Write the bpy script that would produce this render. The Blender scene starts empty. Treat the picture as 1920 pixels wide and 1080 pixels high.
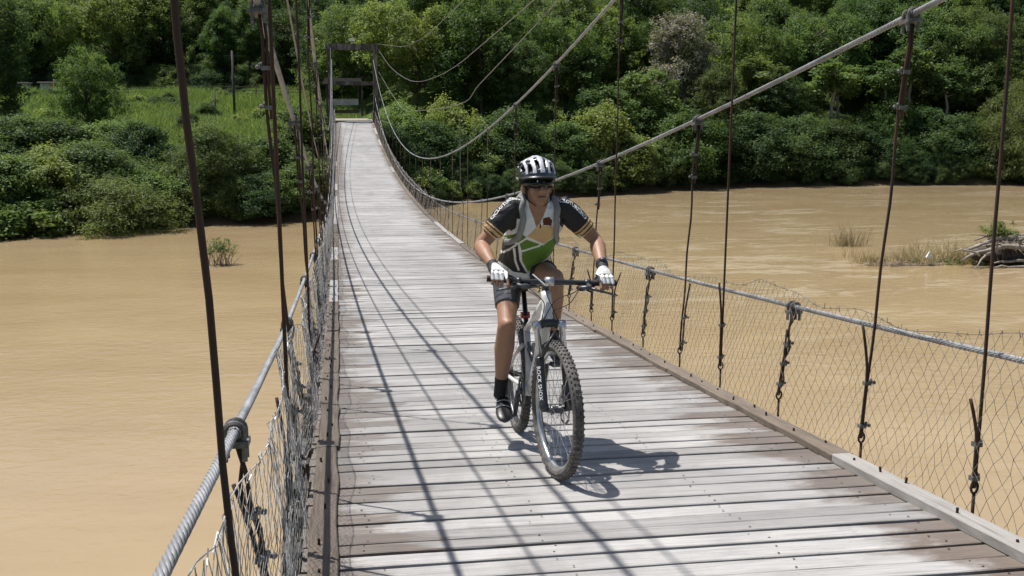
import bpy, bmesh, math, random
import numpy as np
from mathutils import Vector, Matrix
from mathutils.bvhtree import BVHTree

R = math.radians
SC = bpy.context.scene
COL = SC.collection

# ------------------------------------------------------------------ camera, sky, sun, exposure
cam_d = bpy.data.cameras.new('camera')
cam_d.sensor_width = 36.0
cam_d.lens = 36.56
cam_d.clip_start = 0.05
cam_d.clip_end = 3000
cam = bpy.data.objects.new('camera', cam_d)
COL.objects.link(cam)
CAM = Vector((0.04, 0.0, 3.19))
cam.location = CAM
cam.rotation_euler = (R(90 - 9.86), 0, R(-9.45))
SC.camera = cam

SUNV = Vector((-0.32, 0.24, 1.0)).normalized()
world = bpy.data.worlds.new('World')
SC.world = world
world.use_nodes = True
wn = world.node_tree
bg = wn.nodes['Background']
sky = wn.nodes.new('ShaderNodeTexSky')
sky.sky_type = 'NISHITA'
sky.sun_disc = False
sky.sun_elevation = math.asin(SUNV.z)
sky.sun_rotation = math.atan2(SUNV.x, SUNV.y)
sky.altitude = 100
sky.air_density = 1.0
sky.dust_density = 2.0
wn.links.new(sky.outputs[0], bg.inputs[0])
bg.inputs[1].default_value = 0.08
sun_d = bpy.data.lights.new('sun', 'SUN')
sun_d.energy = 4.7
sun_d.angle = R(0.53)
sun_d.color = (1.0, 0.972, 0.935)
sun = bpy.data.objects.new('sun', sun_d)
sun.rotation_euler = SUNV.to_track_quat('Z', 'Y').to_euler()
sun.location = (0, 0, 60)
COL.objects.link(sun)
SC.view_settings.view_transform = 'Standard'
SC.view_settings.look = 'None'
SC.view_settings.gamma = 1
SC.view_settings.exposure = 0.45
SC.cycles.max_bounces = 6
SC.cycles.transparent_max_bounces = 4
SC.cycles.use_adaptive_sampling = True
SC.cycles.adaptive_threshold = 0.02
SC.cycles.use_denoising = True

# ------------------------------------------------------------------ helpers
def link(o, parent=None):
    COL.objects.link(o)
    if parent is not None:
        o.parent = parent
    return o

def tag(o, label=None, cat=None, group=None, kind=None):
    if label: o['label'] = label
    if cat: o['category'] = cat
    if group: o['group'] = group
    if kind: o['kind'] = kind
    return o

def empty(name, loc=(0, 0, 0), rz=0, parent=None):
    o = bpy.data.objects.new(name, None)
    o.empty_display_size = 0.1
    o.location = loc
    o.rotation_euler = (0, 0, rz)
    return link(o, parent)

class MB:
    """collects shapes into one mesh"""
    def __init__(s):
        s.v = []; s.f = []; s.m = []
    def add(s, vs, fs, mi=0):
        b = len(s.v)
        s.v.extend([tuple(v) for v in vs])
        for f in fs:
            s.f.append(tuple(i + b for i in f)); s.m.append(mi)
        return s
    def box(s, c, size, mi=0, rot=None, taper=1.0):
        hx, hy, hz = size[0] / 2, size[1] / 2, size[2] / 2
        vs = []
        for z in (-1, 1):
            t = taper if z > 0 else 1.0
            for x, y in ((-1, -1), (1, -1), (1, 1), (-1, 1)):
                p = Vector((x * hx * t, y * hy * t, z * hz))
                if rot is not None: p = rot @ p
                vs.append((c[0] + p.x, c[1] + p.y, c[2] + p.z))
        return s.add(vs, [(3, 2, 1, 0), (4, 5, 6, 7), (0, 1, 5, 4), (1, 2, 6, 5), (2, 3, 7, 6), (3, 0, 4, 7)], mi)
    def tube(s, pts, rad, n=6, mi=0, cap=True, flat=None, closed=False):
        pts = [Vector(p) for p in pts]
        if not hasattr(rad, '__len__'): rad = [rad] * len(pts)
        N = len(pts); vs = []; fs = []
        up = None
        for i, p in enumerate(pts):
            if closed:
                t = (pts[(i + 1) % N] - pts[i - 1])
            else:
                t = pts[min(i + 1, N - 1)] - pts[max(i - 1, 0)]
            if t.length < 1e-9: t = Vector((0, 0, 1))
            t.normalize()
            if up is None:
                up = Vector((0, 0, 1)) if abs(t.z) < 0.9 else Vector((0, 1, 0))
            a = t.cross(up)
            if a.length < 1e-6:
                up = Vector((1, 0, 0)); a = t.cross(up)
            a.normalize(); b = a.cross(t).normalized(); up = b
            for k in range(n):
                an = 2 * math.pi * (k + 0.5) / n
                w = a * math.cos(an) * rad[i] + b * math.sin(an) * rad[i] * (flat if flat else 1)
                vs.append(p + w)
        M = N if closed else N - 1
        for i in range(M):
            j = (i + 1) % N
            for k in range(n):
                l = (k + 1) % n
                fs.append((i * n + k, i * n + l, j * n + l, j * n + k))
        if cap and not closed:
            fs.append(tuple(range(n - 1, -1, -1)))
            fs.append(tuple((N - 1) * n + k for k in range(n)))
        return s.add(vs, fs, mi)
    def ball(s, c, r, n=8, m=6, mi=0, rot=None):
        if not hasattr(r, '__len__'): r = (r, r, r)
        vs = []; fs = []
        for i in range(1, m):
            th = math.pi * i / m
            for k in range(n):
                ph = 2 * math.pi * k / n
                p = Vector((r[0] * math.sin(th) * math.cos(ph), r[1] * math.sin(th) * math.sin(ph), r[2] * math.cos(th)))
                if rot is not None: p = rot @ p
                vs.append(p + Vector(c))
        a = Vector((0, 0, r[2])); b = Vector((0, 0, -r[2]))
        if rot is not None: a = rot @ a; b = rot @ b
        ia = len(vs); vs.append(a + Vector(c)); vs.append(b + Vector(c))
        for k in range(n):
            l = (k + 1) % n
            fs.append((ia, k, l)); fs.append((ia + 1, (m - 2) * n + l, (m - 2) * n + k))
            for i in range(m - 2):
                fs.append((i * n + k, (i + 1) * n + k, (i + 1) * n + l, i * n + l))
        return s.add(vs, fs, mi)
    def loft(s, rings, mi=0, cap=True):
        """rings: list of equally long point loops"""
        n = len(rings[0]); vs = [p for r in rings for p in r]; fs = []
        for i in range(len(rings) - 1):
            for k in range(n):
                l = (k + 1) % n
                fs.append((i * n + k, i * n + l, (i + 1) * n + l, (i + 1) * n + k))
        if cap:
            fs.append(tuple(range(n - 1, -1, -1))); fs.append(tuple((len(rings) - 1) * n + k for k in range(n)))
        return s.add(vs, fs, mi)
    def mesh(s, name, mats, smooth=False):
        me = bpy.data.meshes.new(name)
        me.from_pydata(s.v, [], s.f)
        if not isinstance(mats, (list, tuple)): mats = [mats]
        for m in mats: me.materials.append(m)
        if len(mats) > 1: me.polygons.foreach_set('material_index', s.m)
        if smooth: me.polygons.foreach_set('use_smooth', [True] * len(me.polygons))
        me.update()
        return me
    def build(s, name, mats, parent=None, smooth=False, loc=None):
        o = bpy.data.objects.new(name, s.mesh(name, mats, smooth))
        if loc is not None: o.location = loc
        return link(o, parent)

def fast_mesh(name, V, F, mats, tint=None, smooth=False):
    """numpy vertices (n,3) and quads (m,4)"""
    me = bpy.data.meshes.new(name)
    V = np.asarray(V, np.float32); F = np.asarray(F, np.int32)
    k = F.shape[1]
    me.vertices.add(len(V)); me.vertices.foreach_set('co', V.ravel())
    me.loops.add(F.size); me.loops.foreach_set('vertex_index', F.ravel())
    me.polygons.add(len(F))
    me.polygons.foreach_set('loop_start', np.arange(0, F.size, k, dtype=np.int32))
    me.polygons.foreach_set('loop_total', np.full(len(F), k, np.int32))
    if smooth: me.polygons.foreach_set('use_smooth', np.ones(len(F), bool))
    for m in (mats if isinstance(mats, (list, tuple)) else [mats]): me.materials.append(m)
    if tint is not None:
        a = me.attributes.new('tint', 'FLOAT', 'POINT')
        a.data.foreach_set('value', np.asarray(tint, np.float32))
    me.update(calc_edges=True)
    me.validate()
    return me

# ------------------------------------------------------------------ materials
class NT:
    def __init__(s, name):
        s.m = bpy.data.materials.new(name); s.m.use_nodes = True
        s.t = s.m.node_tree; s.n = s.t.nodes; s.bsdf = s.n['Principled BSDF']
        s.out = s.n['Material Output']
    def node(s, typ, **kw):
        n = s.n.new(typ)
        for k, v in kw.items(): setattr(n, k, v)
        return n
    def set(s, sock, v):
        if hasattr(v, 'is_linked') or isinstance(v, bpy.types.NodeSocket): s.t.links.new(v, sock)
        else: sock.default_value = v
    def coord(s, which='Object'):
        return s.node('ShaderNodeTexCoord').outputs[which]
    def mapping(s, vec, scale=(1, 1, 1), loc=(0, 0, 0)):
        n = s.node('ShaderNodeMapping'); s.set(n.inputs['Vector'], vec)
        s.set(n.inputs['Location'], loc)
        n.inputs['Scale'].default_value = scale
        return n.outputs[0]
    def noise(s, vec, scale=5, detail=4, rough=0.6, dist=0.0, w=None):
        n = s.node('ShaderNodeTexNoise')
        if w is not None:
            n.noise_dimensions = '4D'; s.set(n.inputs['W'], w)
        s.set(n.inputs['Vector'], vec)
        n.inputs['Scale'].default_value = scale; n.inputs['Detail'].default_value = detail
        n.inputs['Roughness'].default_value = rough; n.inputs['Distortion'].default_value = dist
        return n.outputs[0]
    def ramp(s, fac, stops):
        n = s.node('ShaderNodeValToRGB'); s.set(n.inputs[0], fac)
        e = n.color_ramp.elements
        while len(e) < len(stops): e.new(0.5)
        for el, (p, c) in zip(e, stops):
            el.position = p
            el.color = (c, c, c, 1) if not hasattr(c, '__len__') else (*c, 1)
        return n.outputs[0]
    def mix(s, f, a, b, mode='MIX'):
        n = s.node('ShaderNodeMix', data_type='RGBA', blend_type=mode)
        s.set(n.inputs[0], f)
        s.set(n.inputs[6], a if not isinstance(a, tuple) else (*a[:3], 1))
        s.set(n.inputs[7], b if not isinstance(b, tuple) else (*b[:3], 1))
        return n.outputs[2]
    def math(s, op, a, b=0.0, c=None):
        n = s.node('ShaderNodeMath', operation=op)
        s.set(n.inputs[0], a); s.set(n.inputs[1], b)
        if c is not None: s.set(n.inputs[2], c)
        return n.outputs[0]
    def bump(s, h, strength=0.3, dist=0.01):
        n = s.node('ShaderNodeBump'); s.set(n.inputs['Height'], h)
        n.inputs['Strength'].default_value = strength; n.inputs['Distance'].default_value = dist
        s.t.links.new(n.outputs[0], s.bsdf.inputs['Normal'])
    def base(s, v): s.set(s.bsdf.inputs['Base Color'], v if not isinstance(v, tuple) else (*v[:3], 1)); return s
    def p(s, **kw):
        for k, v in kw.items(): s.set(s.bsdf.inputs[k.replace('_', ' ')], v)
        return s

def simple(name, col, rough=0.6, metal=0.0, var=0.25, scale=20, bump=0.0, spec=None, coat=0):
    t = NT(name)
    n = t.noise(t.coord(), scale, 4, 0.6)
    f = t.ramp(n, [(0.3, 0.0), (0.7, 1.0)])
    a = tuple(c * (1 - var) for c in col); b = tuple(min(1, c * (1 + var)) for c in col)
    t.base(t.mix(f, a, b)); t.p(Roughness=rough, Metallic=metal)
    if spec is not None: t.p(Specular_IOR_Level=spec)
    if coat: t.p(Coat_Weight=coat)
    if bump: t.bump(n, bump, 0.004)
    return t.m

def smoothstep(a, b, x):
    t = np.clip((x - a) / (b - a), 0, 1)
    return t * t * (3 - 2 * t)
def deckz(y): return 0.00134 * (y - 36.7) ** 2
# ------------------------------------------------------------------ the ground and the river
_YAW, _PIT, _F = R(9.45), R(9.86), 1950.0
_cf = Vector((math.sin(_YAW) * math.cos(_PIT), math.cos(_YAW) * math.cos(_PIT), -math.sin(_PIT)))
_cr = Vector((math.cos(_YAW), -math.sin(_YAW), 0)); _cu = _cr.cross(_cf)
def at(px, py, Y):
    """the point of the place that lies Y metres along the bridge on a sight line of the photograph"""
    d = _cf + _cr * ((px - 960) / _F) - _cu * ((py - 540) / _F)
    return CAM + d * (Y / d.y)

WATER = -4.0
SX = [-400, -150, -60, -18.4, -14.5, -9.8, -1.5, 8.4, 20.4, 33.7, 61.2, 120, 400]
SY = [20, 40, 54, 61.4, 62.8, 65.2, 67.5, 78.2, 82.5, 91.5, 89, 84, 60]
def shore(x): return np.interp(x, SX, SY)
def ground_z(x, y):
    x = np.asarray(x, float); y = np.asarray(y, float)
    d = y - shore(x)
    left = np.interp(d, [-60, -8, 0, 3, 8, 30, 125, 140, 400, 2500], [-7, -6.2, -4.05, -2.9, -1.6, 0.9, 5.2, 9, 125, 500])
    right = np.interp(d, [-60, -8, 0, 2, 6, 30, 90, 400, 2500], [-7, -6.2, -4.05, -3.1, -1.8, 5.5, 27, 150, 500])
    w = smoothstep(-1, 14, x + (y - 75) * 0.0)
    z = left * (1 - w) + right * w
    z = z + (d > 1) * (0.35 * np.sin(x * 0.31 + y * 0.17) + 0.25 * np.sin(x * 0.13 - y * 0.41)) * np.clip(d / 10, 0, 1)
    near = np.interp(y, [-400, -14, -5.5, -2.5, 1.5, 6], [8, 2.2, 1.7, -3.0, -4.6, -7])
    return np.maximum(z, near)
def gz(x, y): return float(ground_z(x, y))

def grid_mesh(name, xs, ys, zf, mat, smooth=True):
    X, Y = np.meshgrid(xs, ys)
    V = np.stack([X.ravel(), Y.ravel(), zf(X, Y).ravel()], 1)
    n = len(xs); i = np.arange(len(ys) - 1)[:, None] * n + np.arange(n - 1)[None, :]
    F = np.stack([i, i + 1, i + n + 1, i + n], -1).reshape(-1, 4)
    return fast_mesh(name, V, F, mat, smooth=smooth)

t = NT('earth_and_grass')
c = t.coord('Object')
n1 = t.noise(c, 0.12, 6, 0.65); n2 = t.noise(c, 1.6, 6, 0.7)
soil = t.mix(n2, (0.075, 0.05, 0.028), (0.15, 0.10, 0.055))
grassy = t.mix(t.ramp(n2, [(0.3, 0.0), (0.75, 1.0)]), (0.035, 0.06, 0.015), (0.10, 0.135, 0.035))
sep = t.node('ShaderNodeSeparateXYZ'); t.set(sep.inputs[0], c)
hz = t.math('MULTIPLY_ADD', n1, 1.6, sep.outputs[2])
wet = t.ramp(t.math('MULTIPLY_ADD', hz, 0.25, 0.75), [(0.0, 0.0), (0.25, 1.0)])
t.base(t.mix(wet, soil, grassy)); t.p(Roughness=0.95, Specular_IOR_Level=0.1)
t.bump(n2, 0.8, 0.15)
M_GROUND = t.m
xs = np.concatenate([np.linspace(-1500, -130, 12), np.arange(-120, 180, 2.0), np.linspace(190, 1500, 12)])
ys = np.concatenate([np.linspace(-600, -30, 8), np.arange(-20, 20, 1.5), np.arange(22, 56, 4.0), np.arange(56, 130, 1.5), np.arange(132, 330, 4.0), np.linspace(340, 2000, 10)])
o = bpy.data.objects.new('ground', grid_mesh('ground', xs, ys, lambda X, Y: ground_z(X, Y), M_GROUND))
tag(link(o), kind='structure')

t = NT('muddy_water')
c = t.coord('Object')
m1 = t.mapping(c, (0.10, 0.22, 1)); m2 = t.mapping(c, (0.8, 1.5, 1))
big = t.noise(m1, 1.0, 5, 0.6, 0.6)
streak = t.noise(t.mapping(c, (0.10, 0.34, 1)), 1.0, 6, 0.62, 1.2)
mud = t.mix(t.ramp(big, [(0.3, 0.0), (0.7, 1.0)]), (0.290, 0.208, 0.112), (0.352, 0.264, 0.150))
fine = t.noise(t.mapping(c, (0.45, 1.5, 1)), 1.0, 6, 0.7, 1.0)
foam = t.ramp(t.math('MULTIPLY_ADD', fine, 0.55, t.math('MULTIPLY', streak, 0.55)), [(0.575, 0.0), (0.64, 1.0)])
sep = t.node('ShaderNodeSeparateXYZ'); t.set(sep.inputs[0], c)
area = t.math('MULTIPLY', t.ramp(t.math('MULTIPLY_ADD', sep.outputs[0], 0.02, -0.05), [(0.0, 0.0), (0.25, 1.0)]), foam)
yfar = t.ramp(t.math('MULTIPLY_ADD', sep.outputs[1], 0.02, -0.5), [(0.0, 0.0), (0.3, 1.0)])
t.base(t.mix(t.math('MULTIPLY', t.math('MULTIPLY', area, yfar), 0.55), mud, (0.52, 0.44, 0.31)))
rip = t.noise(m2, 2.0, 4, 0.6, 0.4)
rip2 = t.noise(t.mapping(c, (1.3, 2.2, 1)), 2.6, 3, 0.6, 0.3)
calm = t.ramp(t.noise(t.mapping(c, (0.03, 0.09, 1)), 1.0, 4, 0.6, 0.8), [(0.35, 0.35), (0.65, 1.0)])
h = t.math('ADD', t.math('MULTIPLY', rip, 1.7), t.math('MULTIPLY', rip2, 0.45))
h = t.math('MULTIPLY', h, calm)
t.p(Roughness=0.035, IOR=1.34, Specular_IOR_Level=0.5)
t.bump(h, 0.27, 0.06)
M_WATER = t.m
o = bpy.data.objects.new('river', grid_mesh('river', np.linspace(-400, 400, 3), np.linspace(-60, 130, 3), lambda X, Y: X * 0 + WATER, M_WATER))
tag(link(o), kind='structure')

# ------------------------------------------------------------------ foliage
def leaf_mat(name, dark, light, trans=0.48, rough=0.5, accent=None):
    t = NT(name)
    a = t.node('ShaderNodeAttribute'); a.attribute_name = 'tint'
    oi = t.node('ShaderNodeObjectInfo')
    f = t.math('ADD', a.outputs['Fac'], t.math('MULTIPLY_ADD', oi.outputs['Random'], 0.5, -0.25))
    stops = [(0.05, dark), (0.85, light)]
    if accent: stops.append((0.97, accent))
    col = t.ramp(f, stops)
    hsv = t.node('ShaderNodeHueSaturation'); t.set(hsv.inputs['Color'], col)
    t.set(hsv.inputs['Hue'], t.math('MULTIPLY_ADD', oi.outputs['Random'], -0.035, 0.515))
    t.set(hsv.inputs['Value'], t.math('MULTIPLY_ADD', t.math('FRACT', t.math('MULTIPLY', oi.outputs['Random'], 7.31)), 0.5, 0.75))
    t.base(hsv.outputs[0]); t.p(Roughness=rough, Specular_IOR_Level=0.15)
    tr = t.node('ShaderNodeBsdfTranslucent')
    br = t.node('ShaderNodeMix', data_type='RGBA', blend_type='MULTIPLY'); br.inputs[0].default_value = 1
    t.set(br.inputs[6], hsv.outputs[0]); br.inputs[7].default_value = (1.3, 1.25, 0.7, 1)
    t.set(tr.inputs[0], br.outputs[2])
    mx = t.node('ShaderNodeMixShader'); mx.inputs[0].default_value = trans
    t.t.links.new(t.bsdf.outputs[0], mx.inputs[1]); t.t.links.new(tr.outputs[0], mx.inputs[2])
    t.t.links.new(mx.outputs[0], t.out.inputs['Surface'])
    return t.m

LM = {
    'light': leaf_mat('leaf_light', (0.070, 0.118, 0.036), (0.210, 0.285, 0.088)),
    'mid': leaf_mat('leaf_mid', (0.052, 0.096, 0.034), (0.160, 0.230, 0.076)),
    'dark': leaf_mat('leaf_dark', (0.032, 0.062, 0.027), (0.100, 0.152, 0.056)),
    'pale': leaf_mat('leaf_pale', (0.060, 0.098, 0.036), (0.155, 0.215, 0.080)),
    'grey': leaf_mat('leaf_grey_blossom', (0.075, 0.095, 0.058), (0.190, 0.205, 0.140), 0.3, 0.6, (0.34, 0.29, 0.30)),
    'dry': leaf_mat('dry_grass', (0.24, 0.185, 0.105), (0.48, 0.39, 0.245), 0.2, 0.8),
    'grass': leaf_mat('field_grass', (0.088, 0.145, 0.045), (0.215, 0.305, 0.100), 0.4, 0.7),
}
M_BARK = simple('bark', (0.10, 0.078, 0.055), 0.95, var=0.5, scale=3, bump=0.6)
M_PALEBARK = simple('pale_bark', (0.27, 0.245, 0.20), 0.9, var=0.35, scale=4, bump=0.4)

def leaves(rng, C, Nrm, per, spread, L, W, tintc, up=0.45, wild=0.75, droop=0.0):
    """per leaf-shaped faces round every clump centre C with outward direction Nrm"""
    n = len(C) * per
    Cc = np.repeat(C, per, 0); Nn = np.repeat(Nrm, per, 0)
    P = Cc + rng.normal(size=(n, 3)) * spread * np.array([1, 1, 0.75])
    nr = Nn * 0.55 + np.array([0, 0, up]) + rng.normal(size=(n, 3)) * wild * 0.5
    nr /= np.linalg.norm(nr, axis=1, keepdims=True) + 1e-9
    ax = rng.normal(size=(n, 3)) + Nn * 0.7 + np.array([0, 0, -droop])
    ax -= nr * np.sum(ax * nr, 1, keepdims=True) * (1.0 if droop < 1 else 0.4)
    ax /= np.linalg.norm(ax, axis=1, keepdims=True) + 1e-9
    sd = np.cross(nr, ax)
    sz = (0.6 + 0.8 * rng.random((n, 1)))
    a = P - ax * L * sz * 0.5; b = P + ax * L * sz * 0.5
    l = P + sd * W * sz * 0.5 + nr * W * 0.15; r = P - sd * W * sz * 0.5 + nr * W * 0.15
    V = np.stack([a, r, b, l], 1).reshape(-1, 3)
    t = np.clip(np.repeat(tintc, per) * 0.65 + rng.random(n) * 0.45 - 0.05, 0, 1)
    return V, np.repeat(t, 4)

def quads(n): return np.arange(n, dtype=np.int32).reshape(-1, 4)

class Proto: pass
def make_plant(name, seed, H, Rr, trunk, mat, lobes=16, clumps=26, per=22, L=0.26, W=0.15, spread=0.22,
               lobe_r=(0.24, 0.42), bark=None, ground=False, droop=0.0, top=1.0, skirt=0.0, branches=True):
    rng = np.random.default_rng(seed); rr = random.Random(seed)
    C = []; N = []; T = []; cen = []
    lobes = int(lobes * 1.6)
    for i in range(lobes):
        u = (i + rng.random()) / lobes
        an = i * 2.39996 + rng.normal() * 0.4
        hz = trunk + (H - trunk) * (0.08 + 0.80 * u) if not ground else H * (0.06 + 0.74 * u)
        env = math.sqrt(max(0.05, 1 - (u * top) ** 2)) if ground else math.sin(math.pi * (0.12 + 0.80 * u)) ** 0.7
        rad = Rr * env * (0.25 + 0.68 * rng.random())
        lr = Rr * (lobe_r[0] * 0.55 + (lobe_r[1] - lobe_r[0] * 0.55) * rng.random() ** 1.4)
        c = np.array([math.cos(an) * rad, math.sin(an) * rad, hz])
        cen.append((c, lr))
        k = int(clumps * (lr / (Rr * 0.33)) ** 1.5) + 3
        d = rng.normal(size=(k, 3)); d[:, 2] = d[:, 2] + 0.35
        d /= np.linalg.norm(d, axis=1, keepdims=True)
        q = c + d * lr * rng.uniform(0.5, 1.2, (k, 1)) * np.array([1, 1, 0.85]) + rng.normal(size=(k, 3)) * lr * 0.12
        if skirt:
            q[:, 2] -= skirt * rng.random(k) ** 2 * (d[:, 2] < 0.4)
        q[:, 2] = np.maximum(q[:, 2], 0.08 if ground else trunk * 0.6)
        C.append(q); N.append(d)
        T.append(np.clip(0.5 + rng.normal() * 0.16 + rng.normal(size=k) * 0.15, 0, 1))
    C = np.concatenate(C); N = np.concatenate(N); T = np.concatenate(T)
    V, tt = leaves(rng, C, N, per, spread, L, W, T, droop=droop)
    p = Proto()
    p.crown = fast_mesh(name + '_crown', V, quads(len(V)), mat, tt)
    mb = MB()
    tr = H * 0.018 + 0.03
    top_z = H * (0.78 if not ground else 0.5)
    pts = []; x = y = 0.0
    for i in range(7):
        pts.append((x, y, top_z * i / 6 - (0.5 if i == 0 else 0)))
        x += rng.normal() * H * 0.012; y += rng.normal() * H * 0.012
    mb.tube(pts, [tr * (1.25 if i == 0 else 1) * (1 - 0.72 * i / 6) for i in range(7)], 7)
    if branches:
        for c, lr in cen:
            zb = max(0.15, min(top_z * 0.95, c[2] - 0.45 * math.hypot(c[0], c[1]) - 0.2))
            k = min(5, int(zb / top_z * 6)); f = zb / top_z * 6 - k
            b0 = Vector(pts[k]).lerp(Vector(pts[k + 1]), f); e = Vector(c)
            mid = b0.lerp(e, 0.5) + Vector((0, 0, 0.08 * H * rr.random()))
            mb.tube([b0, mid, e], [tr * 0.42, tr * 0.28, tr * 0.08], 5, cap=False)
    p.trunk = mb.mesh(name + '_trunk', bark or M_BARK, True)
    p.H = H; p.R = Rr
    return p

PR = {}
PR['broad1'] = make_plant('broad', 1, 10, 4.6, 2.6, LM['light'], 22, 30, 36, 0.195, 0.115)
PR['broad2'] = make_plant('broad', 2, 11, 4.2, 3.0, LM['mid'], 22, 30, 36, 0.195, 0.115)
PR['broad3'] = make_plant('broad', 3, 9.5, 5.0, 2.0, LM['light'], 24, 30, 36, 0.195, 0.115, skirt=1.5)
PR['tall'] = make_plant('tall', 4, 13, 3.4, 4.0, LM['mid'], 22, 26, 36, 0.195, 0.115)
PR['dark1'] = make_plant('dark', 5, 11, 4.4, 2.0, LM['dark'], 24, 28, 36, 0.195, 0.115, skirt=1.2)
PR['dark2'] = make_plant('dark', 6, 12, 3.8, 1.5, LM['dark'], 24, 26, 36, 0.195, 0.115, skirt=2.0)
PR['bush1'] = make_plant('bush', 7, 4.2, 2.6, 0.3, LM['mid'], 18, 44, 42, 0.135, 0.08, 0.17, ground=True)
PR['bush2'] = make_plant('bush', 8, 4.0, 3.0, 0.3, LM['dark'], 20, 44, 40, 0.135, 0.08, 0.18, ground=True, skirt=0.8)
PR['bush3'] = make_plant('bush', 9, 3.6, 2.5, 0.3, LM['light'], 16, 44, 40, 0.14, 0.085, 0.17, ground=True)
PR['feather'] = make_plant('feathery', 10, 6.0, 3.4, 0.5, LM['pale'], 24, 42, 30, 0.17, 0.055, 0.17, ground=True)
PR['willow'] = make_plant('willow', 11, 8.5, 4.0, 1.0, LM['pale'], 26, 36, 26, 0.30, 0.06, 0.24, droop=1.4, skirt=3.0)
PR['blossom'] = make_plant('blossom', 12, 12.5, 3.6, 3.0, LM['grey'], 26, 34, 26, 0.19, 0.12, 0.2, skirt=1.2)
PR['vine'] = make_plant('vine', 13, 6.5, 2.6, 0.5, LM['mid'], 20, 32, 24, 0.22, 0.13, 0.18, ground=True, skirt=2.5, top=0.6)
PR['sapling'] = make_plant('sapling', 14, 9.5, 1.7, 6.2, LM['mid'], 9, 16, 20, 0.26, 0.13, 0.2, bark=M_PALEBARK, lobe_r=(0.3, 0.5))
PR['low'] = make_plant('low', 15, 1.5, 1.5, 0.1, LM['light'], 10, 24, 20, 0.17, 0.08, 0.12, ground=True)
PR['greyshrub'] = make_plant('greyshrub', 16, 3.4, 3.2, 0.2, LM['pale'], 20, 30, 26, 0.17, 0.045, 0.2, ground=True, droop=0.8, skirt=0.9)

PCOUNT = 0
def plant(kind, px, Y, h, label, name, cat='tree', group=None, wide=1.0, sink=0.15, X=None, rz=None):
    """a plant standing Y metres along the bridge; h is its height in metres"""
    global PCOUNT
    PCOUNT += 1
    pr = PR[kind]
    x = at(px, 300, Y).x if X is None else X
    e = empty(name, (x, Y, gz(x, Y) - sink), (PCOUNT * 2.4) % 6.28 if rz is None else rz)
    s = h / pr.H
    e.scale = (s * wide, s * wide, s)
    for nm, me in (('crown', pr.crown), ('trunk', pr.trunk)):
        link(bpy.data.objects.new(nm, me), e)
    tag(e, label, cat, group)
    return e

GR = 'trees along the right bank'; GB = 'bushes along the right bank'; GL = 'bushes along the left bank'
# right bank, front row of trees
plant('broad1', 775, 99, 11.5, 'broad bright green tree right behind the far bridge tower', 'broadleaf_tree', group=GR)
plant('broad3', 905, 97, 11.5, 'spreading yellow-green tree with drooping skirts, above the lowest dip of the upper cable', 'broadleaf_tree', group=GR)
plant('broad2', 842, 104, 13, 'taller mid-green tree rising between the two bright trees near the tower', 'broadleaf_tree', group=GR)
plant('broad1', 1055, 99, 11.0, 'bright-topped round tree directly behind the cyclist\'s helmet, under the rising upper cable', 'broadleaf_tree', group=GR, wide=0.95)
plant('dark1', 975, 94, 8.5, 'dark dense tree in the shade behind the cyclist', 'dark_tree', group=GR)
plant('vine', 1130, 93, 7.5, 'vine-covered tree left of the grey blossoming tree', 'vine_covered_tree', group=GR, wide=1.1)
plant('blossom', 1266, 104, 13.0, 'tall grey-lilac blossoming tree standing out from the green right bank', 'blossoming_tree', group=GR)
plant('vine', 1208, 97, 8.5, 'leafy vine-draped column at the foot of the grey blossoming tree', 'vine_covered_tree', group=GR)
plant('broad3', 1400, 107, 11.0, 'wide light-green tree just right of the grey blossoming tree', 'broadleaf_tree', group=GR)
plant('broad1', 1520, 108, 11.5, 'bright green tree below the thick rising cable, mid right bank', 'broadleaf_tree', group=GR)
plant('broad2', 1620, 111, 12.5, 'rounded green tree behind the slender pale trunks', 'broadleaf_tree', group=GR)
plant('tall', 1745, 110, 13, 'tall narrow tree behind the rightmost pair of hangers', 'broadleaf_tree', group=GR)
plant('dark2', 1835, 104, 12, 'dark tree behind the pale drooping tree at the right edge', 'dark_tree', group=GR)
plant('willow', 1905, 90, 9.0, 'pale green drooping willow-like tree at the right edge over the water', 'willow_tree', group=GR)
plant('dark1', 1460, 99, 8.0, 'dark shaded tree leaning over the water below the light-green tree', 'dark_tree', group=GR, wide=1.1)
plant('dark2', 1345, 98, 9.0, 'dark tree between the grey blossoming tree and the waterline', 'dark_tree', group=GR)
for k, (px, Y, h, lab) in enumerate([
        (1547, 98, 9.3, 'slender sapling with a straight pale trunk, leftmost of the thin trunks on the right bank'),
        (1570, 99, 8.0, 'slender pale-trunked sapling, second of the thin trunks on the right bank'),
        (1652, 98, 8.8, 'slender pale-trunked sapling behind the hanger with the loose rusty splice'),
        (1692, 100, 10.0, 'tallest slender pale-trunked sapling on the right bank, just right of the rusty splice'),
        (1775, 99, 8.6, 'slender pale-trunked sapling near the rightmost hanger'),
        (1412, 100, 9.0, 'lone thin pale-trunked sapling below the thick rising cable'),
        (1090, 96, 8.6, 'thin pale-trunked sapling right of the cyclist\'s helmet')]):
    plant('sapling', px, Y, h, lab, 'slender_tree', group=GR, wide=1.55)
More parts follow.
